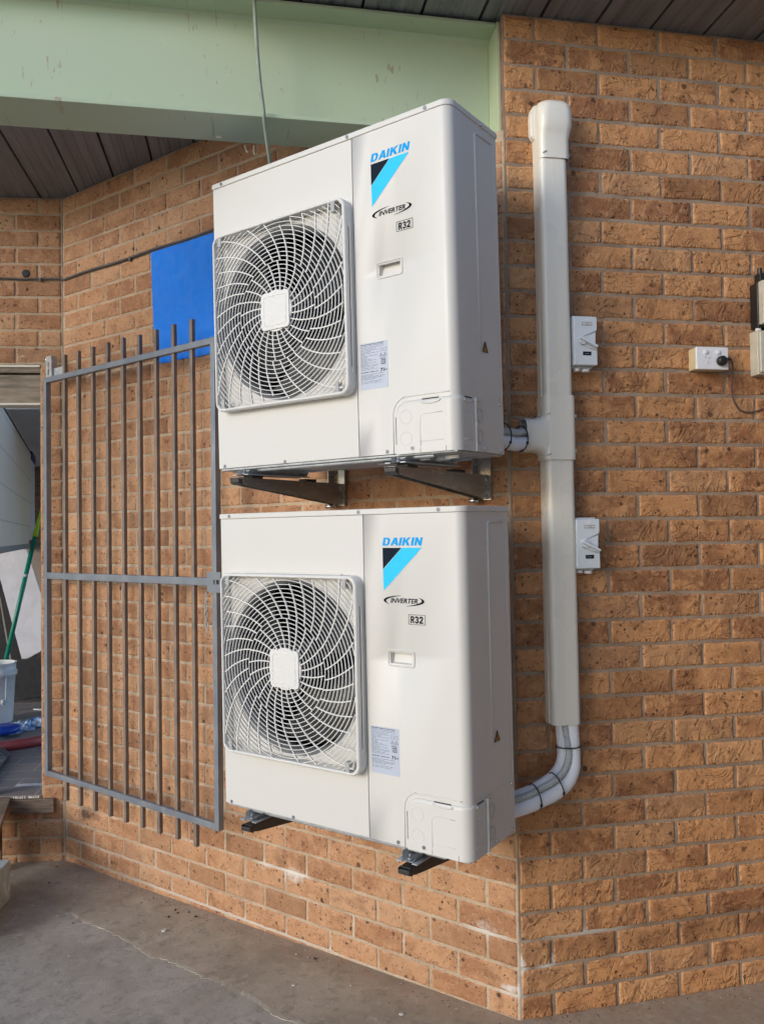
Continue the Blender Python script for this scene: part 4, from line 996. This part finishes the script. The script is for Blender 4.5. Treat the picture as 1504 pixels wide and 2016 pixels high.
# ------------------------------------------------------------------ power outlet with plug
t = thing('power_outlet', 'white double power outlet on a yellowed mounting block', 'power outlet', wall_pt('R', .661, 0, 2.148), RL)
mb = MB(); mb.box(0, .118, -.042, 0, 0, .074); mb.build('mounting_block', M['cream_p'], t, bevel=.002)
mb = MB(); mb.box(-.001, .120, -.052, -.0425, -.002, .076); fp = mb.build('face_plate', M['white_p'], t, bevel=.003, seg=3)
for x in (.034, .080):
    mb = MB(); mb.cyl((x, -.0515, .058), (0, -1, 0), .0085, .003, 20); mb.prism([(x - .005, .052), (x + .005, .052), (x + .005, .064), (x - .005, .064)], 'y', -.0575, -.0546); mb.build('switch', M['white_p'], t, bevel=.0008)
mb = MB(); mb.cyl((.042, -.0520, .024), (0, -1, 0), .0092, .0008, 24); mb.build('socket_face', M['white_p'], t)
mb = MB(); mb.prism([(.034, .035), (.036, .036), (.031, .043), (.029, .042)], 'y', -.0527, -.0515); mb.prism([(.045, .036), (.047, .035), (.052, .042), (.050, .043)], 'y', -.0527, -.0515); mb.prism([(.040, .018), (.042, .018), (.042, .027), (.040, .027)], 'y', -.0535, -.0529); mb.build('socket_slots', M['clip'], t)
t = thing('power_plug', 'black round plug in the outlet with its thin brown cord', 'plug', wall_pt('R', .750, .0535, 2.175), RL)
mb = MB(); mb.tube([(0, 0, 0), (0, -.006, 0), (0, -.016, 0), (0, -.020, 0)], [.0170, .0175, .0160, .010], 28); mb.build('plug_body', M['black_p'], t)
mb = MB(); mb.tube(spline([(.010, -.012, .002), (.026, -.010, .006), (.034, -.006, .004)], 4), [.006] * 4 + [.0045] * 5, 10); mb.build('strain_relief', M['black_p'], t)
mb = MB(); mb.tube(spline([(.034, -.006, .004), (.052, .010, -.012), (.062, .030, -.060), (.072, .044, -.115), (.095, .048, -.155), (.125, .048, -.168), (.160, .048, -.165), (.23, .048, -.14), (.29, .048, -.09)], 8), .0026, 8); mb.build('cord', M['cord'], t)

# boxes at the right edge
t = thing('timer_box', 'black and cream box mounted above the beige box at the right edge', 'electrical box', wall_pt('R', .904, 0, 2.300), RL)
mb = MB(); mb.box(0, .16, -.044, 0, 0, .160); mb.build('back_box', M['black_p'], t, bevel=.004)
mb = MB(); mb.box(.003, .162, -.072, -.0445, .008, .160); mb.build('front_cover', M['beige_p'], t, bevel=.003)
mb = MB(); mb.box(.012, .034, -.045, -.012, .1605, .192); mb.tube([(.023, -.028, .19), (.023, -.028, .215)], .008, 12); mb.build('gland', M['black_p'], t, bevel=.002)
t = thing('junction_box', 'beige plastic junction box below the black timer box at the right edge', 'electrical box', wall_pt('R', .899, 0, 2.134), RL)
mb = MB(); mb.box(0, .18, -.045, 0, 0, .156); mb.build('box_body', M['beige_p'], t, bevel=.003)
mb = MB(); mb.box(.004, .172, -.056, -.0455, .006, .150); mb.build('lid', M['beige_p'], t, bevel=.004)
mb = MB(); mb.cyl((.018, -.026, .1565), (0, 0, 1), .010, .010, 16); mb.build('bush', M['white_p'], t)

# ------------------------------------------------------------------ blue sheet, cable, hole cap
mb = MB(); mb.prism([(-1.8185, 2.9185), (-1.10, 2.9185), (-1.10, 2.39), (-1.44, 2.392), (-1.52, 2.389), (-1.60, 2.394), (-1.70, 2.391), (-1.796, 2.396)], 'y', -.006, -.0025)
o = mb.build('blue_sheet', M['blue'], bevel=.0004); tag(o, 'plain bright blue sheet fixed flat to the wall behind the upper unit', 'sheet')
mb = MB(); cpts = []
for s_ in np.linspace(-2.1, -.02, 12): v = wall_pt('L', s_, .006 if abs(s_) > .03 else .010, 2.924 + .004 * math.sin(s_ * 9) + .009); cpts.append(v)
for x in np.linspace(-2.495, -1.15, 14): cpts.append(Vector((x, -.0075 - (.003 if x > -1.83 else 0), 2.9265 + .0025 * math.sin(x * 13))))
mb.tube(spline(cpts, 4), .0058, 8); cb = mb.build('cable', M['cable']); tag(cb, 'thin dark grey cable clipped along the brick joint above the blue sheet', 'cable')
mb = MB()
for P_ in (wall_pt('L', -.105, .008, 2.929), Vector((-1.965, -.008, 2.920)), wall_pt('L', -.45, .008, 2.932)): mb.box(P_.x - .008, P_.x + .008, P_.y - .007, P_.y + .007, P_.z - .011, P_.z + .004)
mb.build('clip', M['cable'], cb, bevel=.002)
mb = MB(); mb.tube([(0, .002, 0), (0, -.004, 0), (0, -.006, 0)], [.0195, .0195, .016], 28); o = mb.build('hole_cap', M['black_p']); o.location = wall_pt('L', -.1812, 0, 2.959); o.rotation_euler = (0, 0, TH_L)
tag(o, 'small round black cap on the left wall just above the cable', 'cap')

# ------------------------------------------------------------------ gate
gA, gB = Vector((-2.544, -.100)), Vector((-1.230, -.166)); gang = math.atan2(gB.y - gA.y, gB.x - gA.x)
t = thing('steel_gate', 'open grey steel bar gate folded back against the brick wall', 'gate', (gA.x, gA.y, .415), (0, -.0065 * 0, gang))
GW, GH, T_ = 1.3156, 1.994, .028
for nm, b in (('stile', (0, T_, 0, GH)), ('stile', (GW - T_, GW, 0, GH))):
    mb = MB(); mb.box(b[0], b[1], 0, T_, b[2], b[3]); mb.build(nm, M['steel'], t, bevel=.0025)
for nm, z0, z1 in (('top_rail', GH - T_, GH - .001), ('bottom_rail', .001, T_), ('middle_rail', .980, 1.013)):
    mb = MB(); mb.box(T_ - .001, GW - T_ + .001, .0015, T_ - .0015, z0, z1); mb.build(nm, M['steel'], t, bevel=.0025)
for k in range(9):
    x = .173 + .12275 * k + rng.normal(0, .001)
    mb = MB(); mb.box(x - .0095, x + .0095, .010, .028, -.098 + rng.normal(0, .002), GH + .100 + rng.normal(0, .003)); mb.build('bar', M['bar'], t, bevel=.002)
mb = MB(); zs_ = [.955, .988, 1.006, 1.038]; xs_ = [GW - .052, GW - .012, GW + .022, GW + .032]
for i in range(3):
    for j in range(3):
        if i == 1 and j == 1: continue
        mb.box(xs_[i], xs_[i + 1], -.005, -.0005, zs_[j], zs_[j + 1])
mb.build('lock_plate', M['steel'], t)
mb = MB(); mb.box(GW - .012, GW + .022, .0005, .0015, .988, 1.006); mb.build('lock_slot', M['dark'], t)
mb = MB(); zc = .945
for k in range(9):
    pts = [(.0055 * math.cos(a), .0115 * math.sin(a)) for a in np.linspace(0, 2 * PI, 14)[:-1]]
    cx = GW - .055 - .004 * math.sin(k * .5)
    mb.tube([(cx + (p[0] if k % 2 else p[0] * .25), -.004 + (0 if k % 2 else p[0]), zc + p[1]) for p in pts], .0018, 6, closed=True); zc -= .0185
mb.build('chain', M['galv'], t)
mb = MB()
xs_, zs_ = [-.004, .015, .027, .046], [GH + .002, GH + .014, GH + .046, GH + .056, GH + .080, GH + .110]
for i in range(3):
    for j in range(5):
        if i == 1 and j in (1, 3): continue
        mb.box(xs_[i], xs_[i + 1], .018, .022, zs_[j], zs_[j + 1])
mb.box(.046, .050, .018, .050, GH + .002, GH + .108); mb.box(.0505, .175, .030, .034, GH + .004, GH + .045)
mb.build('hinge_bracket', M['galv'], t)
mb = MB(); mb.cyl((-.006, .030, GH + .097), (-1, -.3, 0), .009, .016, 6); mb.build('hinge_bolt', M['screw_b'], t)

# ------------------------------------------------------------------ doorway of the left wall
LL = (0, 0, TH_L); LO = Vector((-LM, 0, 0))
t = thing('door_lintel', 'grey timber door head with cream metal trims over the doorway', 'lintel', (-LM, 0, 0), LL)
mb = MB(); mb.box(-1.25, JAMB - .001, .012, .05, 2.293, 2.4375); mb.build('board', M['ply'], t, bevel=.002)
mb = MB(); mb.box(-1.25, JAMB - .001, -.004, .11, 2.476, 2.4865); mb.build('angle_flange', M['trim'], t)
mb = MB(); mb.box(-1.25, JAMB - .001, .006, .014, 2.4495, 2.4755); mb.box(-1.25, JAMB - .001, .003, .011, 2.455, 2.459); mb.build('angle_web', M['ply'], t)
mb = MB(); mb.box(-1.25, JAMB - .001, .004, .11, 2.2825, 2.2925); mb.build('bottom_trim', M['trim'], t)
mb = MB(); mb.box(-1.25, JAMB - .001, .06, .108, 2.293, 2.4755); mb.build('rear_board', M['ply'], t)
# brick jamb return
mb = MB()
for k in range(4, 29):
    z0, z1 = CH * k + .005, CH * (k + 1) - .005
    mb.box(JAMB - .003, JAMB + .02, .010, .108, max(z0, .305), z1)
mb.box(JAMB, JAMB + .02, .010, .110, .305, 2.28); mb.build('jamb', simple('jamb_brick', (.42, .22, .11), .8, var=.2, bump=.4), t)
# threshold tiles and room floor
def tile_mat():
    m, nt, p = newmat('dark_floor_tiles'); h = N(nt); tc = h.n('ShaderNodeTexCoord').outputs['Object']
    br = h.n('ShaderNodeTexBrick'); h.l(tc, br.inputs['Vector']); br.inputs['Scale'].default_value = 1; br.inputs['Brick Width'].default_value = .3; br.inputs['Row Height'].default_value = .15; br.inputs['Mortar Size'].default_value = .004
    br.inputs['Color1'].default_value = (.27, .225, .20, 1); br.inputs['Color2'].default_value = (.21, .185, .18, 1); br.inputs['Mortar'].default_value = (.42, .38, .34, 1)
    c = h.mix(h.ramp(h.noise(tc, 14, 5), .45, .75, 0, .6), br.outputs[0], (.28, .26, .255))
    c = h.mix(h.ramp(h.noise(tc, 60, 4), .72, .78, 0, .6), c, (.65, .63, .6))
    h.l(c, p.inputs['Base Color']); p.inputs['Roughness'].default_value = .6; return m
M['tiles'] = tile_mat()
mb = MB(); mb.box(-3.2, JAMB - .0005, -.004, 4.5, .255, .301); o = mb.build('room_floor', M['tiles']); o.location = LO; o.rotation_euler = LL; tag(o, kind='structure')
mb = MB(); xs_ = np.linspace(-.30, JAMB - .002, 26)
poly = [(x, .165 + rng.normal(0, .003)) for x in xs_] + [(x, .20 + rng.normal(0, .004)) for x in xs_[::-1]]
mb.prism(poly, 'z', .3012, .3035); o = mb.build('paint_line', simple('flaky_white_paint', (.75, .73, .70), .6)); o.location = LO; o.rotation_euler = LL; tag(o, kind='structure')
mb = MB()
for x in np.arange(-.262, JAMB - .01, .011):
    if random.random() < .8: mb.box(x, x + random.uniform(.005, .010), -.0095, -.0042, .289, .297 + random.uniform(0, .004))
o = mb.build('mortar_crumbs', M['trim']); o.location = LO; o.rotation_euler = LL; tag(o, 'white crumbled mortar along the edge of the door threshold', 'mortar', kind='stuff')
mb = MB(); mb.box(-.262, -.048, -.022, -.002, .216, .286); o = mb.build('timber_offcut', M['timber'], bevel=.002); o.location = LO; o.rotation_euler = (0, .0, TH_L)
tag(o, 'short grey timber offcut fixed to the bricks under the threshold', 'board')
# room beyond
def panel_mat():
    m, nt, p = newmat('grid_sheet'); h = N(nt); tc = h.n('ShaderNodeTexCoord').outputs['Object']
    br = h.n('ShaderNodeTexBrick'); h.l(tc, br.inputs['Vector']); mp = h.n('ShaderNodeMapping'); h.l(tc, mp.inputs[0]); mp.inputs['Rotation'].default_value = (PI / 2, 0, 0); h.l(mp.outputs[0], br.inputs['Vector'])
    br.inputs['Scale'].default_value = 1; br.inputs['Brick Width'].default_value = .28; br.inputs['Row Height'].default_value = .2; br.inputs['Mortar Size'].default_value = .005; br.offset = 0
    br.inputs['Color1'].default_value = (.86, .70, .57, 1); br.inputs['Color2'].default_value = (.84, .68, .55, 1); br.inputs['Mortar'].default_value = (.58, .50, .44, 1)
    c = h.mix(h.ramp(h.noise(h.scale(tc, (9, 1, .8)), 3, 3), .4, .7, 0, .5), br.outputs[0], (.90, .75, .62))
    h.l(c, p.inputs['Base Color']); p.inputs['Roughness'].default_value = .6; return m
# direction of the side partition
pA, pB = Vector((-3.30, .115)), Vector((-5.42, 1.565)); pang = math.atan2(pB.y - pA.y, pB.x - pA.x)
t = thing('partition_wall', 'pale grey lined partition with a white end strip, inside the doorway', 'partition', (pA.x, pA.y, .301), (0, 0, pang))
Lp = (pB - pA).length
mb = MB(); mb.box(-.6, Lp, -.02, .02, 1.255, 2.03); mb.build('upper_sheet', panel_mat(), t)
mb = MB(); mb.box(-.60, -.54, -.028, .028, .0, 1.220); mb.build('post', simple('post_grey', (.40, .38, .36), .7), t)
mb = MB(); mb.box(-.6, Lp + .62, -.03, .035, 1.2205, 1.2545); mb.build('ledge', simple('ledge_grey', (.30, .28, .27), .6), t)
mb = MB(); mb.box(Lp + .001, Lp + .55, -.022, .022, 1.255, 1.985); mb.build('end_strip', simple('white_strip', (.85, .86, .92), .5), t)
mb = MB(); mb.box(Lp - .02, Lp + .56, -.030, .026, 1.986, 2.06); mb.build('blue_tape', simple('blue_tape', (.02, .035, .22), .5), t)
mb = MB(); mb.box(-.6, Lp, -.0235, .021, 2.031, 2.043); mb.build('top_edge', M['dark'], t)
mb = MB(); mb.box(-8, 2., 1.25, 5.9, 2.45, 2.49); o = mb.build('room_ceiling', simple('room_ceiling_paint', (.62, .62, .62), .7)); o.location = LO; o.rotation_euler = LL; tag(o, kind='structure')
mb = MB(); mb.box(-8, 2.0, 5.7, 5.8, .25, 2.45); o = mb.build('back_wall', simple('room_brick', (.16, .10, .07), .8, stretch=(1, 1, 8), var=.25)); o.location = LO; o.rotation_euler = LL; tag(o, 'dark brick end wall at the far side of the room', 'wall')

def onto(x, y, z=None, plane=None):
    # a point on the level z (or on a vertical plane: point, normal) seen along a line of sight of the survey camera
    d = R @ Vector(((x - 752) / 1617.4, 1, -(y - 1008) / 1617.4)); C = Vector((1.2376, -2.4721, 1.5984))
    if plane: P0, n_ = plane; k = (Vector(P0) - C).dot(Vector(n_)) / d.dot(Vector(n_))
    else: k = (z - C.z) / d.z
    return C + d * k
def up_at(P0, x, y):      # point above/below P0's distance, in the vertical plane through P0 facing the room door
    n_ = Vector((math.sin(TH_L), -math.cos(TH_L), 0)); return onto(x, y, plane=(P0, n_))
FZ = .301
def flat_at(P0, pix, th, name, mat, label, cat, bev=.001):
    n_ = Vector((math.sin(TH_L), -math.cos(TH_L), 0)); ps = [up_at(P0, *q) for q in pix]
    mb = MB(); k = len(ps); bk = [p - n_ * th for p in ps]
    mb.add(ps + bk, [tuple(range(k)), tuple(range(2 * k - 1, k - 1, -1))] + [(i, i + k, (i + 1) % k + k, (i + 1) % k) for i in range(k)])
    o = mb.build(name, mat, bevel=bev); tag(o, label, cat); return o
flat_at(onto(60, 1366, FZ), [(-80, 1069), (130, 1060), (130, 1362), (-80, 1366)], .05, 'low_wall', simple('brown_grey_wall', (.38, .31, .27), .7), 'brown grey low wall behind the boards inside the doorway', 'wall')
Pc = onto(60, 1385, FZ)     # base of the black upstand
flat_at(Pc, [(-30, 1302), (95, 1296), (95, 1376), (-30, 1384)], .03, 'black_board', simple('black_board', (.018, .018, .022), .7), 'low black board standing behind the white bucket in the room', 'board')
flat_at(Pc, [(-30, 1378), (95, 1371), (95, 1374), (-30, 1381)], .05, 'skirting', simple('grey_skirting', (.10, .10, .11), .6), 'thin grey skirting along the base of the low black board', 'skirting')
Pw = onto(45, 1380, FZ)
flat_at(Pw, [(-19, 1069), (47, 1066), (110, 1260), (76, 1285), (44, 1302)], .012, 'white_board', simple('white_board', (.72, .72, .78), .6), 'white foam board leaning at a slant inside the doorway', 'board')
Pk = onto(20, 1374, FZ)
flat_at(Pk, [(-30, 1075), (0, 1143), (44, 1303), (30, 1312), (-30, 1312)], .012, 'dark_board', simple('dark_sheet', (.010, .010, .013), .6), 'black sheet leaning left of the slanted white board', 'board')
flat_at(onto(20, 1378, FZ), [(-2, 1175), (0, 1175), (22, 1300), (19, 1302)], .012, 'thin_batten', simple('batten', (.36, .32, .27), .6), 'thin pale batten leaning against the black sheet', 'batten', .0002)
# bucket
Bp = onto(-9, 1421, FZ); t = thing('bucket', 'white plastic bucket with a green liner standing in the doorway', 'bucket', Bp)
sc_ = (up_at(Bp, -9, 1305).z - Bp.z)
mb = MB(); br_ = sc_ * .325
mb.tube([(0, 0, 0), (0, 0, sc_ * .78), (0, 0, sc_ * .79), (0, 0, sc_ * .86), (0, 0, sc_ * .865), (0, 0, sc_ * .97), (0, 0, sc_)], [br_ * .84, br_ * .97, br_ * 1.06, br_ * 1.06, br_ * 1.0, br_ * 1.0, br_ * 1.05], 36, caps=False)
mb.tube([(0, 0, sc_ * .01), (0, 0, sc_)], [br_ * .82, br_ * .96], 36, caps=False); mb.build('bucket_body', simple('bucket_white', (.80, .80, .80), .4, var=.05), t)
mb = MB(); mb.cyl((0, 0, sc_ * .80), (0, 0, 1), br_ * .94, sc_ * .02, 30); mb.build('green_liner', simple('green_liner', (.02, .42, .22), .5), t)
mb = MB(); mb.tube([(br_ * 1.04, 0, sc_ * .8), (br_ * 1.12, -.01, sc_ * .45), (br_ * 1.06, -.02, sc_ * .32)], .004, 6); mb.tube([(br_ * 1.06, -.03, sc_ * .34), (br_ * 1.10, -.03, sc_ * .42)], .012, 8); mb.build('handle', simple('handle_white', (.7, .7, .7), .4), t)
# mop pole
Q0 = onto(-12, 1400, FZ + .02); Q1 = up_at(Q0 + Vector((0, 0, 1)), 88, 975)
q = [Q0.lerp(Q1, k) for k in (0, .2, .78, .785, 1.)]
t = thing('mop', 'green mop pole with a lime tip leaning in the doorway', 'mop', Q0)
qq = [p - Q0 for p in q]
def at_y(yp):   # parameter of the pole where it crosses picture height yp
    return (1400 - yp) / (1400 - 975)
D_ = Q1 - Q0; Z0 = Vector((0, 0, 0))
mb = MB(); mb.tube([Z0, D_ * at_y(1055)], .0165, 16); mb.build('pole', simple('mop_green', (.004, .24, .15), .3), t)
mb = MB(); mb.tube([D_ * at_y(1057), D_ * at_y(1052), D_ * at_y(1015), D_ * at_y(985)], [.0195, .0195, .010, .006], 16); mb.build('grip', simple('mop_lime', (.62, .90, .05), .4), t)
mb = MB(); mb.cyl(D_ * at_y(1137), D_, .0172, .022, 16); mb.build('collar', simple('mop_collar', (.45, .5, .5), .3), t)
# blue cloth
A_, B_ = onto(-25, 1450, FZ), onto(100, 1420, FZ)
mb = MB(); nx_, ny_ = 90, 34; vs = []
ux = (B_ - A_); uy = Vector((-ux.y, ux.x, 0)).normalized(); wd_ = .30
from mathutils import noise as mn
for j in range(ny_):
    for i in range(nx_):
        f_, g_ = i / (nx_ - 1), j / (ny_ - 1) - .5
        ed = 1 - abs(g_ * 2) ** 3
        wob = mn.noise(Vector((f_ * 9, g_ * 4, 3.1))) * .06
        p = A_ + ux * f_ + uy * (g_ * wd_ * (1 - .25 * f_) + wob)
        hgt = (abs(mn.noise(Vector((f_ * 14, g_ * 9, 0)))) * .055 + abs(mn.noise(Vector((f_ * 34, g_ * 20, 5)))) * .03) * ed + .004
        vs.append((p.x, p.y, FZ + hgt))
mb.add(vs, [(j * nx_ + i, j * nx_ + i + 1, (j + 1) * nx_ + i + 1, (j + 1) * nx_ + i) for j in range(ny_ - 1) for i in range(nx_ - 1)], True)
o = mb.build('cloth', simple('blue_cloth', (.16, .30, .58), .85, col2=(.62, .74, .88), scale=14, lo=.42, hi=.58), fix=False); tag(o, 'crumpled pale blue cloth lying on the room floor', 'cloth')
mb = MB(); C_ = onto(4, 1441, FZ + .03); mb.tube([C_, C_ + Vector((.0, 0, .03)), C_ + Vector((0, 0, .045))], [.11, .105, .05], 24); o = mb.build('plastic_dish', simple('royal_blue', (.01, .06, .45), .4)); tag(o, 'royal blue plastic dish half under the pale blue cloth', 'dish')
# red tube
P0_, P1_ = onto(-40, 1478, FZ + .03), onto(120, 1452, FZ + .03)
mb = MB(); mb.tube([P0_, P1_], .030, 20); o = mb.build('red_tube', simple('faded_red', (.50, .09, .09), .45, var=.12)); tag(o, 'faded red tube lying across the room floor', 'tube')
# ribbed mat
mb = MB(); a0, a1, a2, a3 = onto(-25, 1560, FZ + .002), onto(0, 1511, FZ + .02), onto(21, 1487, FZ + .02), onto(-20, 1448, FZ + .02)
for k in range(9):
    f_ = k / 9; g_ = (k + .62) / 9
    b0_, b1_, b2_, b3_ = a1.lerp(a2, f_), a1.lerp(a2, g_), a0.lerp(a3, g_), a0.lerp(a3, f_); up_ = Vector((0, 0, .012))
    mb.add([b0_, b1_, b2_, b3_, b0_ + up_, b1_ + up_, b2_ + up_, b3_ + up_], [(0, 1, 5, 4), (1, 2, 6, 5), (2, 3, 7, 6), (3, 0, 4, 7), (4, 5, 6, 7)])
mb.add([a0, a1, a2, a3], [(0, 1, 2, 3)])
o = mb.build('ribbed_mat', simple('mat_grey', (.10, .11, .13), .5)); tag(o, 'dark ribbed plastic mat corner on the room floor', 'mat')
mb = MB(); bx = onto(78, 1395, FZ + .006)
mb.prism([(0, 0), (.09, .03), (.16, .02), (.15, .06), (.05, .05)], 'z', 0, .008); o = mb.build('paper_scrap', simple('paper', (.7, .7, .72), .6)); o.location = onto(65, 1398, FZ + .001); tag(o, 'white paper scrap on the room floor near the black board', 'paper')

# ------------------------------------------------------------------ timber plank and marble slab at the lower left
A_ = wall_pt('L', -.262, .004, .300); B_ = Vector((-2.395, -.425, .262)); lft = Vector((-.80, -.55, 0)).normalized()
t = thing('timber_ramp', 'worn timber plank resting on the threshold at the left edge', 'plank', (B_.x, B_.y, fz(B_.x)))
O_ = Vector((B_.x, B_.y, fz(B_.x)))
mb = MB(); v0 = [A_ - O_, B_ - O_, B_ + lft * .45 - O_, A_ + lft * .45 - O_]; dn = Vector((0, 0, -.028))
mb.add(v0 + [p + dn for p in v0], [(0, 1, 2, 3), (4, 5, 6, 7), (0, 4, 5, 1), (1, 5, 6, 2), (2, 6, 7, 3), (3, 7, 4, 0)]); mb.build('deck_board', M['timber'], t, bevel=.002)
mb = MB(); C1, C2 = (A_ * .78 + B_ * .22) - O_ + lft * .03, (A_ * .05 + B_ * .95) - O_ + lft * .03
for C0 in (C1, C2):
    b0 = Vector((C0.x, C0.y, 0)); e1 = (B_ - A_); e1.z = 0; e1.normalize(); e1 *= .04
    top = C0.z - .03
    mb.add([b0, b0 + e1, b0 + e1 + lft * .06, b0 + lft * .06] + [Vector((p.x, p.y, top)) for p in (b0, b0 + e1, b0 + e1 + lft * .06, b0 + lft * .06)], [(0, 1, 2, 3), (4, 5, 6, 7), (0, 4, 5, 1), (1, 5, 6, 2), (2, 6, 7, 3), (3, 7, 4, 0)])
a_, b_ = C1, C2
mb.add([Vector((a_.x, a_.y, .12)), Vector((b_.x, b_.y, .12)), Vector((b_.x, b_.y, b_.z - .03)), Vector((a_.x, a_.y, a_.z - .03))] + [Vector((p.x, p.y, z)) + lft * .03 for p, z in ((a_, .12), (b_, .12), (b_, b_.z - .03), (a_, a_.z - .03))],
       [(0, 1, 2, 3), (4, 5, 6, 7), (0, 4, 5, 1), (1, 5, 6, 2), (2, 6, 7, 3), (3, 7, 4, 0)])
mb.build('support', M['timber_d'], t)
P0_ = Vector((-2.335, -.400, fz(-2.33))); dr = (Vector((-2.255, -.498, 0)) - Vector((-2.335, -.400, 0))).normalized(); lf = Vector((-.62, -.5, 0)).normalized()
mb = MB(); q0, q1 = P0_, P0_ + dr * .45; q2, q3 = q1 + lf * .30, q0 + lf * .30; hh = Vector((0, 0, .178))
mb.add([q0, q1, q2, q3, q0 + hh, q1 + hh, q2 + hh, q3 + hh], [(0, 1, 2, 3), (4, 5, 6, 7), (0, 4, 5, 1), (1, 5, 6, 2), (2, 6, 7, 3), (3, 7, 4, 0)])
o = mb.build('marble_block', M['marble'], bevel=.004); tag(o, 'pale green marble look block on the concrete at the left edge', 'block')

# ------------------------------------------------------------------ litter on the concrete
def chip(c, sz, mat, name, lab, cat, grp=None):
    mb = MB(); n_ = 7; poly = [(sz * random.uniform(.6, 1.1) * math.cos(2 * PI * k / n_), sz * random.uniform(.35, .8) * math.sin(2 * PI * k / n_)) for k in range(n_)]
    mb.prism(poly, 'z', 0, sz * .45); o = mb.build(name, mat, bevel=.0006); o.location = (c[0], c[1], fz(c[0]) + .0046); o.rotation_euler = (0, 0, random.uniform(0, 3)); tag(o, lab, cat, grp)
W_ = simple('chip_white', (.70, .68, .64), .7)
p = onto(324, 1835 - 0, -.03); chip(onto(323, 1834, -.022), .014, W_, 'paper_scrap', 'largest white scrap on the concrete below the gate', 'paper')
for (px, py, s_) in ((578, 1944, .007), (700, 1892 + 0, .005), (112, 1800, .005), (690, 1945, .005), (790, 2004, .009), (135, 1881, .004), (583, 1882, .006), (607, 1888, .004)):
    chip(onto(px, py, -.018), s_, W_, 'rubble_chip', 'tiny pale rubble chip on the concrete floor', 'rubble', 'rubble chips on the concrete')
D2 = simple('debris_dark', (.06, .045, .035), .9)
for (px, py) in ((278, 1777), (143, 1817), (328, 1776), (332, 1806), (345, 1792), (372, 1797), (385, 1806), (350, 1798), (111, 1705), (97, 1737), (620, 1893)):
    chip(onto(px, py, -.022), random.uniform(.005, .009), D2, 'debris_bit', 'small dark bit of debris on the concrete near the wall', 'debris', 'dark debris bits on the concrete')

# gritty sweepings gathered along the foot of the walls
mb = MB()
for k in range(420):
    if random.random() < .72:
        x = random.uniform(-2.45, -.02) if random.random() < .55 else random.gauss(-1.75, .22); y = -abs(random.gauss(0, .035)) - .012
        if random.random() < .25: y -= random.uniform(0, .25)
    else:
        u = random.uniform(.02, 1.3); o_ = abs(random.gauss(0, .03)) + .012; P_ = wall_pt('R', u, o_, 0); x, y = P_.x, P_.y
    sz = random.uniform(.0012, .0036); z = fz(x) + .0030; a = random.uniform(0, 3)
    vs = [(x + sz * math.cos(a + q * 1.57) * random.uniform(.6, 1.3), y + sz * math.sin(a + q * 1.57) * random.uniform(.6, 1.3), z) for q in range(4)] + [(x, y, z + sz * .8)]
    mb.add(vs, [(0, 1, 4), (1, 2, 4), (2, 3, 4), (3, 0, 4)], mi=0 if random.random() < .6 else 1)
o = mb.build('grit', [D2, simple('grit_pale', (.50, .44, .36), .9)], fix=False); tag(o, 'loose grit and crumbs along the foot of the brick walls', 'grit', kind='stuff')
